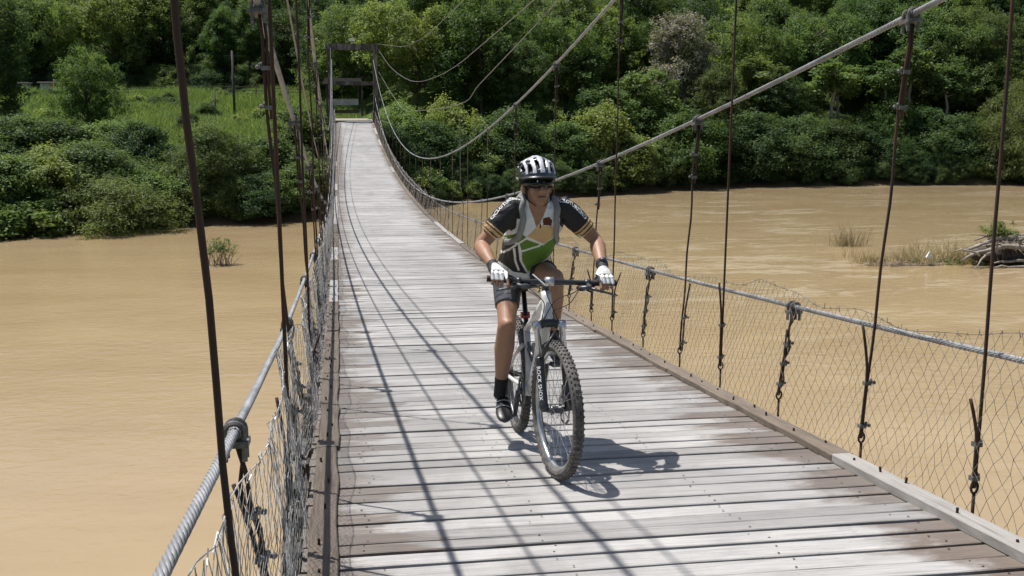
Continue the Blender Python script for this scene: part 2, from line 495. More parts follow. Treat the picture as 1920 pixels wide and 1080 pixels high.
# right bank, bushes at the water
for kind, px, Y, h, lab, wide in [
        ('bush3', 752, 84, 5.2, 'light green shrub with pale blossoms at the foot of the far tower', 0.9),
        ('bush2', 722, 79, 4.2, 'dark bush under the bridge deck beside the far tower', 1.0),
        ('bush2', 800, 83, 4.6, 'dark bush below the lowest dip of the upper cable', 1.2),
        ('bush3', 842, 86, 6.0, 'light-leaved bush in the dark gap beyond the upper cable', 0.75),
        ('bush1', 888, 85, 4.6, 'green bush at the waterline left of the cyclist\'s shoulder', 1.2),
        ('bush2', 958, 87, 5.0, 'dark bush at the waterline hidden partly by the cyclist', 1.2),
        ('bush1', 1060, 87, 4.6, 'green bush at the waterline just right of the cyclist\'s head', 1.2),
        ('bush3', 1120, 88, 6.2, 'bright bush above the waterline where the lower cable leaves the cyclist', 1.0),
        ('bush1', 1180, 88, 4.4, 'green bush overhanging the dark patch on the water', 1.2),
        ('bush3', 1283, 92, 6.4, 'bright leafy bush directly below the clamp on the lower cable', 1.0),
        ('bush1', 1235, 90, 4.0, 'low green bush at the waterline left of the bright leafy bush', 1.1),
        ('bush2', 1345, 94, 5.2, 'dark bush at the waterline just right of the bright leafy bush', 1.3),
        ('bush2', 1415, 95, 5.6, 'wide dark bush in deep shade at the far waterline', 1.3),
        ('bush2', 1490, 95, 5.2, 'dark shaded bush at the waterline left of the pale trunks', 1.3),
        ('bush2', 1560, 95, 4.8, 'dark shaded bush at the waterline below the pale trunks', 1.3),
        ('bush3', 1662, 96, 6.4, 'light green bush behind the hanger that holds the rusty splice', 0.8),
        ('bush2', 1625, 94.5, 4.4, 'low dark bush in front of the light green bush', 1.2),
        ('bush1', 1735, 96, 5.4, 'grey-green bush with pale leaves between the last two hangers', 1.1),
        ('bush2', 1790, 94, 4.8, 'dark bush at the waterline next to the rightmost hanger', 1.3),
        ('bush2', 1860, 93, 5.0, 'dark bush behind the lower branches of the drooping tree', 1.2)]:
    plant(kind, px, Y, h, lab, 'riverside_bush', 'bush', GB, wide)
# left bank
for kind, px, Y, h, lab, wide, nm in [
        ('bush1', 20, 65, 3.7, 'green bush at the left edge above the water', 1.1, 'riverside_bush'),
        ('bush3', 92, 66.5, 3.6, 'light-topped bush second from the left edge', 1.1, 'riverside_bush'),
        ('bush2', 165, 67.5, 3.6, 'dark bush behind the grey-green overhanging shrub', 1.2, 'riverside_bush'),
        ('greyshrub', 195, 63.8, 3.0, 'grey-green overhanging shrub with fine drooping leaves at the left waterline', 1.2, 'drooping_shrub'),
        ('bush3', 270, 66.6, 2.8, 'light green bush right of the grey-green shrub', 1.0, 'riverside_bush'),
        ('bush2', 262, 73, 3.8, 'dark upright bush between the lone round tree and the feathery bush', 0.8, 'riverside_bush'),
        ('feather', 395, 69, 5.4, 'large pale feathery bush behind the nearest left hanger', 1.0, 'feathery_bush'),
        ('bush1', 330, 67.3, 2.4, 'low dark-green bush at the foot of the feathery bush', 1.2, 'riverside_bush'),
        ('bush3', 425, 67.6, 2.6, 'bright leafy bush in front of the feathery bush', 0.85, 'riverside_bush'),
        ('bush2', 478, 68.3, 2.6, 'dark bush behind the pair of hangers', 1.1, 'riverside_bush'),
        ('bush1', 505, 72.5, 4.0, 'green bush behind and above the pair of hangers', 1.1, 'riverside_bush'),
        ('bush3', 545, 69.3, 3.0, 'light bush with pale speckled leaves left of the bridge railing', 1.0, 'riverside_bush'),
        ('bush1', 585, 70.5, 3.2, 'green bush close against the far left end of the railing', 1.0, 'riverside_bush'),
        ('vine', 572, 79, 5.2, 'vine-covered bush left of the far tower', 0.9, 'vine_covered_bush'),
        ('bush2', 40, 75, 4.0, 'dark bush behind the light-topped one near the left edge', 1.3, 'riverside_bush'),
        ('bush2', 118, 76, 3.4, 'dark bush left of the lone round tree', 1.2, 'riverside_bush'),
        ('bush1', 205, 76, 3.6, 'green bush at the foot of the lone round tree', 1.3, 'riverside_bush'),
        ('low', 28, 62.2, 1.8, 'small bright weed at the waterline near the left edge', 1.3, 'waterside_weed'),
        ('bush1', 320, 78, 2.2, 'low bush at the edge of the grass field', 1.2, 'riverside_bush'),
        ('bush2', 462, 80, 2.2, 'dark low bush at the edge of the field near the utility poles', 1.1, 'field_bush'),
        ('bush2', 298, 118, 2.2, 'small dark bush standing alone in the grass field', 0.9, 'field_bush')]:
    plant(kind, px, Y, h, lab, nm, 'bush', GL, wide * 1.25)
plant('broad3', 172, 84, 6.8, 'lone round tree rising above the left bushes before the white hut', 'broadleaf_tree', wide=0.85)
plant('dark1', -6, 88, 12.5, 'dark tree cut by the left edge of the view', 'dark_tree', wide=0.8)
# tree line behind the field
GF = 'trees along the far side of the field'
for kind, px, Y, h, lab, wide in [
        ('broad1', 110, 185, 15, 'light green tree above the white hut', 1.0),
        ('broad1', 235, 186, 18, 'bright crowned tree behind the lone round tree', 0.9),
        ('dark1', 45, 182, 15, 'dark tree behind the small far hut', 1.0),
        ('dark2', 310, 192, 19, 'tall dark tree behind the nearest left hanger', 1.0),
        ('tall', 425, 186, 15, 'narrow dark-green tree beside the tallest utility pole', 0.9),
        ('tall', 480, 187, 16, 'narrow tree right of the tallest utility pole', 0.9),
        ('dark1', 545, 184, 15, 'dark tree behind the sloping cable left of the tower', 1.0),
        ('broad1', 672, 112, 11.0, 'bright tree framed between the two legs of the tower', 0.85),
        ('dark2', 632, 125, 15, 'dark tree seen through the tower above its middle beam', 0.9)]:
    plant(kind, px, Y, h, lab, 'field_edge_tree', 'tree', GF, wide)

# the wooded hillside beyond reads as one mass
def scatter(name, pts, scales, rots, idx, protos, label, cat):
    col = bpy.data.collections.new(name + '_kinds')
    for i, k in enumerate(protos):
        me = PR[k].crown if isinstance(k, str) else k
        ob = bpy.data.objects.new('%02d_%s_kind' % (i, name), me)
        col.objects.link(ob)
    me = bpy.data.meshes.new(name)
    me.from_pydata([tuple(p) for p in pts], [], [])
    for nm, typ, val in (('sc', 'FLOAT', scales), ('rz', 'FLOAT', rots), ('ix', 'INT', idx)):
        a = me.attributes.new(nm, typ, 'POINT'); a.data.foreach_set('value', np.asarray(val))
    o = bpy.data.objects.new(name, me); link(o)
    ng = bpy.data.node_groups.new(name + '_scatter', 'GeometryNodeTree')
    ng.interface.new_socket(name='Geometry', in_out='INPUT', socket_type='NodeSocketGeometry')
    ng.interface.new_socket(name='Geometry', in_out='OUTPUT', socket_type='NodeSocketGeometry')
    N = ng.nodes; L = ng.links
    gi = N.new('NodeGroupInput'); go = N.new('NodeGroupOutput')
    ip = N.new('GeometryNodeInstanceOnPoints')
    ci = N.new('GeometryNodeCollectionInfo'); ci.inputs[0].default_value = col
    ci.inputs['Separate Children'].default_value = True; ci.inputs['Reset Children'].default_value = True
    def named(nm, typ):
        n = N.new('GeometryNodeInputNamedAttribute'); n.data_type = typ; n.inputs[0].default_value = nm
        return n.outputs[0]
    cx = N.new('ShaderNodeCombineXYZ'); L.new(named('rz', 'FLOAT'), cx.inputs[2])
    L.new(gi.outputs[0], ip.inputs['Points']); L.new(ci.outputs[0], ip.inputs['Instance'])
    ip.inputs['Pick Instance'].default_value = True
    L.new(named('ix', 'INT'), ip.inputs['Instance Index'])
    L.new(cx.outputs[0], ip.inputs['Rotation']); L.new(named('sc', 'FLOAT'), ip.inputs['Scale'])
    L.new(ip.outputs[0], go.inputs[0])
    md = o.modifiers.new('scatter', 'NODES'); md.node_group = ng
    tag(o, label, cat, kind='stuff')
    return o

rng = np.random.default_rng(77)
P = []
def spread_zone(x0, x1, y0, y1, step, cond):
    for yy in np.arange(y0, y1, step):
        for xx in np.arange(x0, x1, step):
            x = xx + rng.normal() * step * 0.3; y = yy + rng.normal() * step * 0.3
            if cond(x, y): P.append((x, y))
spread_zone(2, 130, 88, 190, 5.0, lambda x, y: y - shore(x) > 22 - 10 * (x > 60) and -0.02 * y < x < 0.78 * y + 8 and (x > 7 or y > 116))
nr_ = len(P)
spread_zone(-130, 20, 192, 330, 7.5, lambda x, y: y > 196 and -0.36 * y < x < 0.1 * y)
P = np.array(P)
protos = ['broad1', 'broad2', 'broad3', 'tall', 'dark1', 'dark2', 'blossom']
ix = rng.choice(len(protos), len(P), p=[0.16, 0.22, 0.12, 0.18, 0.15, 0.15, 0.02])
lf = np.arange(len(P)) >= nr_
ix[lf] = rng.choice([1, 3, 4, 5, 0], lf.sum(), p=[0.2, 0.25, 0.25, 0.25, 0.05])
sc = rng.uniform(0.8, 1.15, len(P)) * np.where(lf, 1.3, 1.0)
U = []
for _ in range(420):
    y = rng.uniform(180, 226); x = rng.uniform(-0.36 * y, 0.06 * y)
    if y - shore(x) > 120: U.append((x, y))
U = np.array(U)
P = np.concatenate([P, U]); ix = np.concatenate([ix, rng.integers(7, 9, len(U))]); sc = np.concatenate([sc, rng.uniform(0.8, 1.7, len(U))])
protos += ['bush2', 'bush1']
pts = np.stack([P[:, 0], P[:, 1], ground_z(P[:, 0], P[:, 1]) - 0.8], 1)
scatter('forest', pts, sc, rng.random(len(P)) * 6.28, ix, protos, 'dense green forest covering the hillside beyond the river', 'forest')

# tall grass of the field beyond the left bank, undergrowth on both banks
def tuft(seed, n, L, W, sp, mat, up=1.0):
    rg = np.random.default_rng(seed)
    base = rg.normal(size=(n, 3)) * sp * np.array([1, 1, 0])
    d = rg.normal(size=(n, 3)) * 0.45 + np.array([0, 0, up]); d /= np.linalg.norm(d, axis=1, keepdims=True)
    s = np.cross(d, rg.normal(size=(n, 3))); s /= np.linalg.norm(s, axis=1, keepdims=True)
    ln = L * (0.5 + 0.8 * rg.random((n, 1)))
    bend = rg.normal(size=(n, 3)) * 0.25 * np.array([1, 1, 0.2])
    a = base - s * W; b = base + s * W; c = base + d * ln + bend * ln
    m1 = base + d * ln * 0.5 + s * W * 0.8; m2 = base + d * ln * 0.5 - s * W * 0.8
    V = np.concatenate([np.stack([a, b, m1, m2], 1), np.stack([m2, m1, c + s * W * 0.1, c - s * W * 0.1], 1)]).reshape(-1, 3)
    t = np.repeat(np.concatenate([rg.random(n), rg.random(n)]), 4)
    return fast_mesh('tuft', V, quads(len(V)), mat, t)
TG = [tuft(i, 70, 0.9, 0.03, 0.5, LM['grass']) for i in (21, 22, 23)]
P = []
for _ in range(9000):
    y = rng.uniform(78, 196); x = rng.uniform(-0.36 * y, min(4, 0.02 * y))
    if y - shore(x) > 12: P.append((x, y))
P = np.array(P)
pts = np.stack([P[:, 0], P[:, 1], ground_z(P[:, 0], P[:, 1]) - 0.05], 1)
hgt = 0.6 + 0.9 * np.clip(np.sin(P[:, 0] * 0.21) * np.sin(P[:, 1] * 0.13) + rng.normal(size=len(P)) * 0.25 + 0.4, 0, 1.3)
scatter('field_grass', pts, hgt, rng.random(len(P)) * 6.28, rng.integers(0, 3, len(P)), TG, 'tall sunlit grass of the field beyond the left bank', 'grass')
P = []
for _ in range(2000):
    x = rng.uniform(-25, 75); d = rng.uniform(0.7, 14) ; P.append((x, shore(x) + d))
for _ in range(130):
    y = rng.uniform(84, 180); P.append((rng.uniform(-0.36 * y, -0.02 * y), y))
P = np.array(P)
pts = np.stack([P[:, 0], P[:, 1], ground_z(P[:, 0], P[:, 1]) - 0.05], 1)
UG = [PR['low'].crown, PR['bush2'].crown, PR['bush1'].crown]
ixu = np.where(P[:, 0] > 3, rng.choice([0, 1, 1], len(P)), rng.choice(3, len(P), p=[0.6, 0.25, 0.15]))  # right bank leans to dark leaves, putting the waterline shade into their colour
scu = np.where(ixu == 0, rng.uniform(0.5, 1.2, len(P)), rng.uniform(0.25, 0.55, len(P)))
scatter('undergrowth', pts, scu, rng.random(len(P)) * 6.28, ixu, UG, 'low green undergrowth covering both river banks', 'undergrowth')
# ------------------------------------------------------------------ the suspension bridge
def wood_mat(name, c0, c1, stain, ends=True, rough=0.85):
    t = NT(name)
    oi = t.node('ShaderNodeObjectInfo')
    c = t.coord('Object')
    if not ends:      # timbers that run along the bridge: turn the grain
        mp = t.node('ShaderNodeMapping'); t.set(mp.inputs['Vector'], c); mp.inputs['Rotation'].default_value = (0, 0, math.pi / 2); c = mp.outputs[0]
    rnd = t.math('MULTIPLY', oi.outputs['Random'], 37.0)
    grain = t.noise(t.mapping(c, (2.2, 75, 14)), 1.6, 6, 0.72, 0.25, w=rnd)
    blot = t.noise(t.mapping(c, (2.2, 3.5, 3)), 1.3, 5, 0.65, 0.5, w=rnd)
    col = t.mix(t.ramp(grain, [(0.30, 0.0), (0.66, 1.0)]), c0, c1)
    crack = t.noise(t.mapping(c, (0.9, 60, 10)), 1.0, 3, 0.5, 0.2, w=t.math('ADD', rnd, 5.0))
    col = t.mix(t.ramp(crack, [(0.30, 0.75), (0.37, 0.0)]), col, tuple(x * 0.25 for x in c0))
    col = t.mix(t.ramp(blot, [(0.48, 0.0), (0.80, 0.5)]), col, tuple(x * 0.66 for x in c0))
    hsv = t.node('ShaderNodeHueSaturation'); t.set(hsv.inputs['Color'], col)
    t.set(hsv.inputs['Value'], t.math('MULTIPLY_ADD', oi.outputs['Random'], 0.46, 0.77))
    col = hsv.outputs[0]
    if ends:
        sep = t.node('ShaderNodeSeparateXYZ'); t.set(sep.inputs[0], c)
        wob = t.math('MULTIPLY_ADD', blot, 0.9, -0.45)
        grn = t.math('MULTIPLY_ADD', grain, 0.45, -0.22)
        plk = t.math('MULTIPLY_ADD', t.math('FRACT', t.math('MULTIPLY', oi.outputs['Random'], 13.7)), 0.44, -0.22)
        xr = t.math('ADD', t.math('ADD', t.math('ADD', sep.outputs[0], wob), grn), plk)
        mr = t.ramp(t.math('MULTIPLY_ADD', xr, 0.2, 0.3), [(0.748, 0.0), (0.790, 1.0)])   # right edge
        ml = t.ramp(t.math('MULTIPLY_ADD', xr, 0.2, 0.3), [(0.322, 1.0), (0.358, 0.0)])  # left edge
        st = t.mix(t.ramp(grain, [(0.35, 0.0), (0.7, 1.0)]), tuple(x * 0.35 for x in stain), stain)
        col = t.mix(t.math('MULTIPLY', mr, 0.80), col, st)
        col = t.mix(t.math('MULTIPLY', ml, 0.75), col, st)
    if ends:      # broad dirty and worn patches over many boards
        gp = t.node('ShaderNodeNewGeometry').outputs['Position']
        pat = t.noise(t.mapping(gp, (0.9, 0.55, 1)), 1.0, 5, 0.65, 0.6)
        col = t.mix(t.ramp(pat, [(0.40, 0.0), (0.68, 0.55)]), col, tuple(x * 0.75 for x in c0))
        speck = t.noise(t.mapping(c, (14, 40, 10)), 3.0, 3, 0.6, 0.0, w=rnd)
        col = t.mix(t.ramp(speck, [(0.66, 0.0), (0.72, 0.6)]), col, tuple(x * 0.4 for x in c0))
    t.base(col); t.p(Roughness=rough, Specular_IOR_Level=0.5)
    t.bump(grain, 0.6, 0.004)
    return t.m
M_PLANK = wood_mat('weathered_plank', (0.225, 0.214, 0.202), (0.455, 0.438, 0.415), (0.150, 0.094, 0.056), rough=0.55)
M_CURB = wood_mat('curb_timber', (0.066, 0.050, 0.037), (0.185, 0.148, 0.112), (0.1, 0.08, 0.06), ends=False)
M_CURBG = wood_mat('grey_curb_timber', (0.20, 0.185, 0.168), (0.35, 0.33, 0.305), (0.1, 0.08, 0.06), ends=False)
M_BEAM = wood_mat('dark_beam', (0.035, 0.03, 0.026), (0.085, 0.072, 0.06), (0.1, 0.08, 0.06), ends=False)
M_NAIL = simple('rusty_nail', (0.045, 0.03, 0.022), 0.8, 0.3)
t = NT('rusty_steel_rope'); c = t.coord()
n = t.noise(c, 18, 5, 0.7); n2 = t.noise(c, 3, 3, 0.6)
t.base(t.mix(t.ramp(n2, [(0.4, 0.0), (0.65, 1.0)]), t.mix(n, (0.020, 0.015, 0.012), (0.055, 0.032, 0.022)), t.mix(n, (0.048, 0.021, 0.012), (0.095, 0.040, 0.021))))
t.p(Roughness=0.8, Metallic=0.15); t.bump(n, 0.6, 0.002); M_RUST = t.m
t = NT('galvanised_cable'); c = t.coord()
n = t.noise(t.mapping(c, (1, 0.6, 1)), 9, 5, 0.7)
t.base(t.mix(t.ramp(n, [(0.3, 0.0), (0.7, 1.0)]), (0.17, 0.172, 0.173), (0.37, 0.375, 0.38)))
t.p(Roughness=0.55, Metallic=0.35); t.bump(n, 0.3, 0.003); M_CABLE = t.m
M_CLAMP = simple('clamp_iron', (0.15, 0.14, 0.13), 0.6, 0.4, 0.5, 30, 0.3)
M_WIRE = simple('fence_wire', (0.20, 0.175, 0.15), 0.55, 0.45, 0.6, 12)
M_WIREL = simple('galvanised_fence_wire', (0.36, 0.355, 0.34), 0.5, 0.4, 0.5, 9)

W_DECK = 2.55
bridge = empty('suspension_bridge', (0, 0, 0))
tag(bridge, 'narrow wooden plank suspension bridge with steel cables sagging across the brown river', 'bridge')

# planks
rng = random.Random(5)
PITCH = 0.1405
VAR = []
PW = [0.118, 0.126, 0.132, 0.138, 0.142, 0.146, 0.150, 0.155, 0.160, 0.166, 0.172, 0.180, 0.135, 0.148, 0.158, 0.144]
def plank_mesh(i):
    mb = MB(); r = random.Random(100 + i)
    w = PW[i] - r.uniform(0.014, 0.030); th = 0.05
    n = 9; x0 = -0.135 - r.random() * 0.02; x1 = W_DECK + 0.135 + r.random() * 0.02
    rings = []; ph = r.random() * 6; a1 = r.uniform(-0.007, 0.007); cup = r.uniform(-0.003, 0.003)
    for k in range(n):
        x = x0 + (x1 - x0) * k / (n - 1)
        e0 = -w / 2 + r.uniform(-0.0035, 0.0035) + a1 * math.sin(k * 0.7 + ph)
        e1 = w / 2 + r.uniform(-0.0035, 0.0035) + a1 * math.sin(k * 0.6 + ph)
        z = r.uniform(-0.0015, 0.0015) + cup * math.sin(math.pi * k / (n - 1))
        b = 0.004
        rings.append([(x, e0, -th), (x, e1, -th), (x, e1, z - b), (x, e1 - b, z), (x, e0 + b, z), (x, e0, z - b)])
    mb.loft(rings, 0)
    for xx in (0.14, 0.85, 1.70, 2.40):
        for yy in (-w * 0.27, w * 0.27):
            if r.random() < 0.85:
                cx = xx + r.uniform(-0.04, 0.04); cy = yy + r.uniform(-0.012, 0.012); q = r.uniform(0.0042, 0.0065)
                mb.add([(cx + q * math.cos(a * math.pi / 3), cy + q * math.sin(a * math.pi / 3), 0.0035) for a in range(6)], [(0, 1, 2, 3, 4, 5)], 1)
    return mb
vmeshes = [plank_mesh(i).mesh('plank', [M_PLANK, M_NAIL]) for i in range(16)]
deck = empty('deck', parent=bridge)
Y0D = -3.4
ydeck = Y0D; k = 0; far = MB()
SKEW = 0.020
while ydeck < 77.2:
    sl = 2 * 0.00134 * (ydeck - 36.7)
    rot = Matrix.Rotation(math.atan(sl), 4, 'X') @ Matrix.Rotation(-SKEW + rng.gauss(0, 0.0018), 4, 'Z')
    vi = rng.randrange(16); ydeck += PW[vi] / 2; zz = deckz(ydeck) + rng.gauss(0, 0.0022)
    xo = rng.gauss(0, 0.006)
    if k < 300 or False:
        o = bpy.data.objects.new('plank', vmeshes[vi]); link(o, deck)
        o.matrix_local = Matrix.Translation((xo, ydeck + SKEW * 1.27 * 0, zz)) @ rot
    else:
        me = vmeshes[vi]; T = Matrix.Translation((xo, ydeck, zz)) @ rot
        far.add([T @ v.co for v in me.vertices], [tuple(p.vertices) for p in me.polygons], 0)
    ydeck += PW[vi] / 2; k += 1
o = far.build('far_planks', M_PLANK, deck); tag(o, kind='stuff')

# longitudinal curb timbers, stringers and cross beams
def run_box(x0, x1, y0, y1, zt, zb, n=6, jit=0.0, r=rng):
    mb = MB(); rings = []
    for k in range(n):
        y = y0 + (y1 - y0) * k / (n - 1); z = deckz(y)
        a = x0 + r.uniform(-jit, jit); b = x1 + r.uniform(-jit, jit); q = 0.005
        rings.append([(a, y, z + zb), (a, y, z + zt - q), (a + q, y, z + zt), (b - q, y, z + zt), (b, y, z + zt - q), (b, y, z + zb)])
    mb.loft([list(reversed(g)) for g in rings])
    return mb
def curb(side):
    y = -3.2; i = 0
    while y < 77:
        ln = rng.uniform(2.2, 3.6)
        if side > 0 and i == 0: ln = 4.87 - y if False else 3.4
        if side > 0 and i == 1: ln = 4.87 - y
        if side < 0 and abs(y - 2) < 2: ln = 3.2
        wd = rng.uniform(0.105, 0.125); h = rng.uniform(0.022, 0.040)
        grey = (side > 0 and i == 1) or (y > 8 and rng.random() < 0.2)
        if side > 0 and i == 1: wd, h = 0.105, 0.046
        off = rng.uniform(-0.006, 0.006)
        if side < 0: x0, x1 = -wd - 0.004 + off, -0.004 + off
        else: x0, x1 = W_DECK + off, W_DECK + wd + off
        o = run_box(x0, x1, y + 0.006, min(y + ln, 77.2) - 0.006, h, 0.0025, 10, 0.009 if not (side > 0 and i == 1) else 0.003).build('curb_timber', M_CURBG if grey else M_CURB, bridge)
        if y < 22:
            nb = MB(); q = y + 0.25
            while q < y + ln - 0.1:
                cx = (x0 + x1) / 2 + rng.uniform(-0.03, 0.03)
                nb.tube([(cx, q, deckz(q) + h - 0.002), (cx + rng.uniform(-.004, .004), q, deckz(q) + h + rng.uniform(0.008, 0.028))], 0.006, 6)
                q += rng.uniform(0.2, 0.5)
            tag(nb.build('bolts', M_NAIL, o), kind='stuff')
        y += ln; i += 1
curb(-1); curb(1)
for x in (0.25, 0.95, 1.65, 2.3):
    run_box(x - 0.05, x + 0.05, -3.2, 77.2, -0.205, -0.33, 60).build('stringer', M_BEAM, bridge)
y = -3.1
bm_ = MB().box((W_DECK / 2, 0, -0.125), (W_DECK + 0.50, 0.105, 0.13)).mesh('cross_beam', M_BEAM)
while y < 77:
    o = bpy.data.objects.new('cross_beam', bm_); link(o, bridge)
    o.location = (rng.uniform(-0.02, 0.02), y, deckz(y)); y += 0.49

# cables
def fA(y): return 1.5 + 0.0034 * (y - 38.5) ** 2
def fB(y): return 0.33 + 0.00268 * (y - 40.0) ** 2
def hC(y): return 0.44 + (0.71 - 0.44) * float(1 - smoothstep(12, 30, np.array(abs(y))) if y < 45 else smoothstep(50, 72, np.array(y)))
def fC(y): return deckz(y) + hC(y)
def xA(y): return 0.20
def xB(y): return 0.20 + 0.06 * max(0.0, min(1.6, fB(y) - deckz(y) - 0.8))
def xC(y): return 0.24
XC = W_DECK / 2
def rope(path, R0, y0, ysplit, y1, name, strands=6, pitch=0.19):
    """a laid wire rope: real strands where it is near, a plain round further off"""
    mb = MB(); ns = int((ysplit - y0) / 0.021)
    rs = R0 * 0.40; ro = R0 - rs
    P = [Vector(path(y0 + (ysplit - y0) * i / ns)) for i in range(ns + 1)]
    for s in range(strands):
        pts = []; L = 0
        for i, p in enumerate(P):
            if i: L += (p - P[i - 1]).length
            tg = (P[min(i + 1, ns)] - P[max(0, i - 1)]).normalized()
            a = tg.cross(Vector((0, 0, 1))).normalized(); b = a.cross(tg)
            an = 2 * math.pi * (L / pitch + s / strands)
            pts.append(p + a * math.cos(an) * ro + b * math.sin(an) * ro)
        mb.tube(pts, rs, 5)
    n2 = max(2, int((y1 - ysplit) / 0.6))
    mb.tube([path(ysplit + (y1 - ysplit) * i / n2) for i in range(n2 + 1)], R0, 7)
    return mb.build(name, M_CABLE, bridge, True)
for sd in (-1, 1):
    sx = lambda x: (XC + sd * (XC + x))
    rope(lambda y: (sx(xB(y)), y, fB(y)), 0.0162, -3.3, 15, 77.3, 'main_cable')
    rope(lambda y: (sx(xA(y)), y, fA(y)), 0.0162, 6 if False else -3.3, 4, 77.3, 'main_cable')
    rope(lambda y: (sx(xC(y) + (0.03 if sd < 0 else 0)), y, fC(y) + (0.10 * max(0.0, 1 - max(y, 0) / 5.5) if sd < 0 else 0)), 0.0152, -3.3, 16, 77.3, 'handrail_cable')

# hangers: rope, eye bolt, doubled-back tail, clips
def clip_at(mb, p, r=0.011, ang=0.0):
    d = Vector((math.cos(ang), math.sin(ang), 0.12)) * 0.036
    mb.box(p, (0.036, 0.030, 0.020)); mb.tube([Vector(p) - d * 0.3, Vector(p) + d], 0.0058, 6)
    mb.ball(Vector(p) + d, 0.0105, 6, 4)
    mb.ball(Vector(p) + d * 0.55 + Vector((0, 0, 0.014)), 0.009, 6, 4)
def helix(a, b, r, turns, n, ph=0.0):
    a = Vector(a); b = Vector(b); t = (b - a).normalized(); u = t.cross(Vector((0, 1, 0.01))).normalized(); v = u.cross(t)
    return [a.lerp(b, i / n) + u * math.cos(ph + 2 * math.pi * turns * i / n) * r + v * math.sin(ph + 2 * math.pi * turns * i / n) * r for i in range(n + 1)]
hr = random.Random(11)
def hanger(sd, y, kind):
    sx = lambda x: (XC + sd * (XC + x))
    near = y < 17
    xb = sx(0.175 + hr.uniform(-0.008, 0.008)); zb = deckz(y) - 0.06
    yb = y + hr.uniform(-0.05, 0.05)
    if sd < 0 and kind == 'B' and y < 2.5: y += 0.23; yb = y
    if kind == 'A': top = Vector((sx(xA(y)), y, fA(y)))
    elif kind == 'B': top = Vector((sx(xB(y)), y, fB(y)))
    else: top = Vector((sx(xC(y) + (0.03 if sd < 0 else 0)), y, fC(y) + (0.10 * max(0.0, 1 - max(y, 0) / 5.5) if sd < 0 else 0)))
    rr = 0.0078 if kind != 'C' else 0.0072
    base = Vector((xb, yb, zb)); eye = base + Vector((0, 0, 0.19 + hr.uniform(-0.02, 0.04)))
    if eye.z > top.z - 0.12: eye.z = (base.z + top.z) / 2
    length = top.z - eye.z
    mb = MB()
    if not near:
        mb.tube([base, top], rr, 5)
        o = mb.build('hanger', M_RUST, bridge, True)
        cl = MB().box(top, (0.05, 0.055, 0.06)).build('clamp', M_CLAMP, o)
        return
    segs = 14
    mid = [eye.lerp(top, i / segs) for i in range(segs + 1)]
    wob = hr.uniform(-0.006, 0.006)
    mid = [p + Vector((wob * math.sin(i * 1.3), wob * math.cos(i * 0.9), 0)) * (0 < i < segs) for i, p in enumerate(mid)]
    mb.tube(mid, rr, 7)
    # the tail that comes back up from the eye, a little apart, its end splayed
    tl = min(0.85 * length, hr.uniform(0.36, 0.62)) if kind != 'C' else 0.75 * length
    dr = (top - eye).normalized(); sg = -1 if hr.random() < 0.75 else 1
    tail = []
    splay = hr.uniform(0.02, 0.09) if kind != 'C' else hr.uniform(0.0, 0.03)
    for i in range(9):
        q = i / 8; tail.append(eye + dr * tl * q + Vector((sg * (0.014 + splay * max(0, q - 0.55) ** 1.3 * 2.2), -0.010, 0)))
    mb.tube([eye + Vector((0, 0, -0.004))] + tail, rr * 0.95, 6)
    if kind == 'C':
        mb.tube(helix(eye, top - Vector((0, 0, 0.05)), 0.014, 2.4, 22, 1.0), rr * 0.9, 5)
    else:
        # loop at the top round the clamp
        tl2 = min(0.4 * length, 0.5)
        mb.tube([top + Vector((0.016, 0.004, 0)), top - dr * tl2 * 0.3 + Vector((0.024, 0.004, 0)), top - dr * tl2 * 0.55 + Vector((0.014, 0, 0)), top - dr * tl2 + Vector((0.014, 0, 0))], rr, 6)
    o = mb.build('hanger', M_RUST, bridge, True)
    cb = MB()
    # eye bolt
    cb.tube([base - Vector((0, 0, 0.06)), eye - Vector((0, 0, 0.03))], 0.0075, 7)
    ring = [eye + Vector((0.019 * math.sin(a * math.pi / 6), 0.012 * math.sin(a * math.pi / 6) * 0.4, -0.006 + 0.027 * math.cos(a * math.pi / 6))) for a in range(12)]
    cb.tube(ring, 0.0062, 6, closed=True)
    cb.build('eye_bolt', M_RUST, o, True)
    n_cl = 3 if kind == 'C' else 2
    for i in range(n_cl):
        q = (0.16 + 0.62 * i / (n_cl - 1)) * tl * (0.62 if kind != 'C' else 1)
        c1 = MB(); clip_at(c1, eye + dr * q + Vector((sg * 0.007, -0.004, 0)), ang=hr.choice((0.2, -0.3, 0.6)))
        c1.build('rope_clip', M_CLAMP, o)
    if kind != 'C' and top.z < 5.2:
        for q in (0.55, 0.9):
            c1 = MB(); clip_at(c1, top - dr * tl2 * q + Vector((0.007, 0, 0)), ang=hr.choice((0.2, 3.0)))
            c1.build('rope_clip', M_CLAMP, o)
    # clamp on the cable
    c2 = MB()
    tg = Vector((0, 1, (fC if kind == 'C' else fB if kind == 'B' else fA)(y + 0.5) - (fC if kind == 'C' else fB if kind == 'B' else fA)(y - 0.5))).normalized()
    for s in (-1, 1):
        cc = top + tg * 0.026 * s
        arc = [cc + Vector((math.cos(a) * 0.027, 0, math.sin(a) * 0.027)) for a in [i * math.pi / 8 for i in range(9)]]
        arc = [arc[0] + Vector((0, 0, -0.085))] + arc + [arc[-1] + Vector((0, 0, -0.085))]
        c2.tube(arc, 0.0085, 6)
    c2.box(top + Vector((0, 0, -0.034)), (0.078, 0.085, 0.018), rot=Matrix.Rotation(math.atan2(tg.z, tg.y), 3, 'X'))
    c2.ball(top + Vector((0, 0, -0.012)), (0.024, 0.040, 0.024), 8, 6)
    c2.build('clamp', M_CLAMP, o)
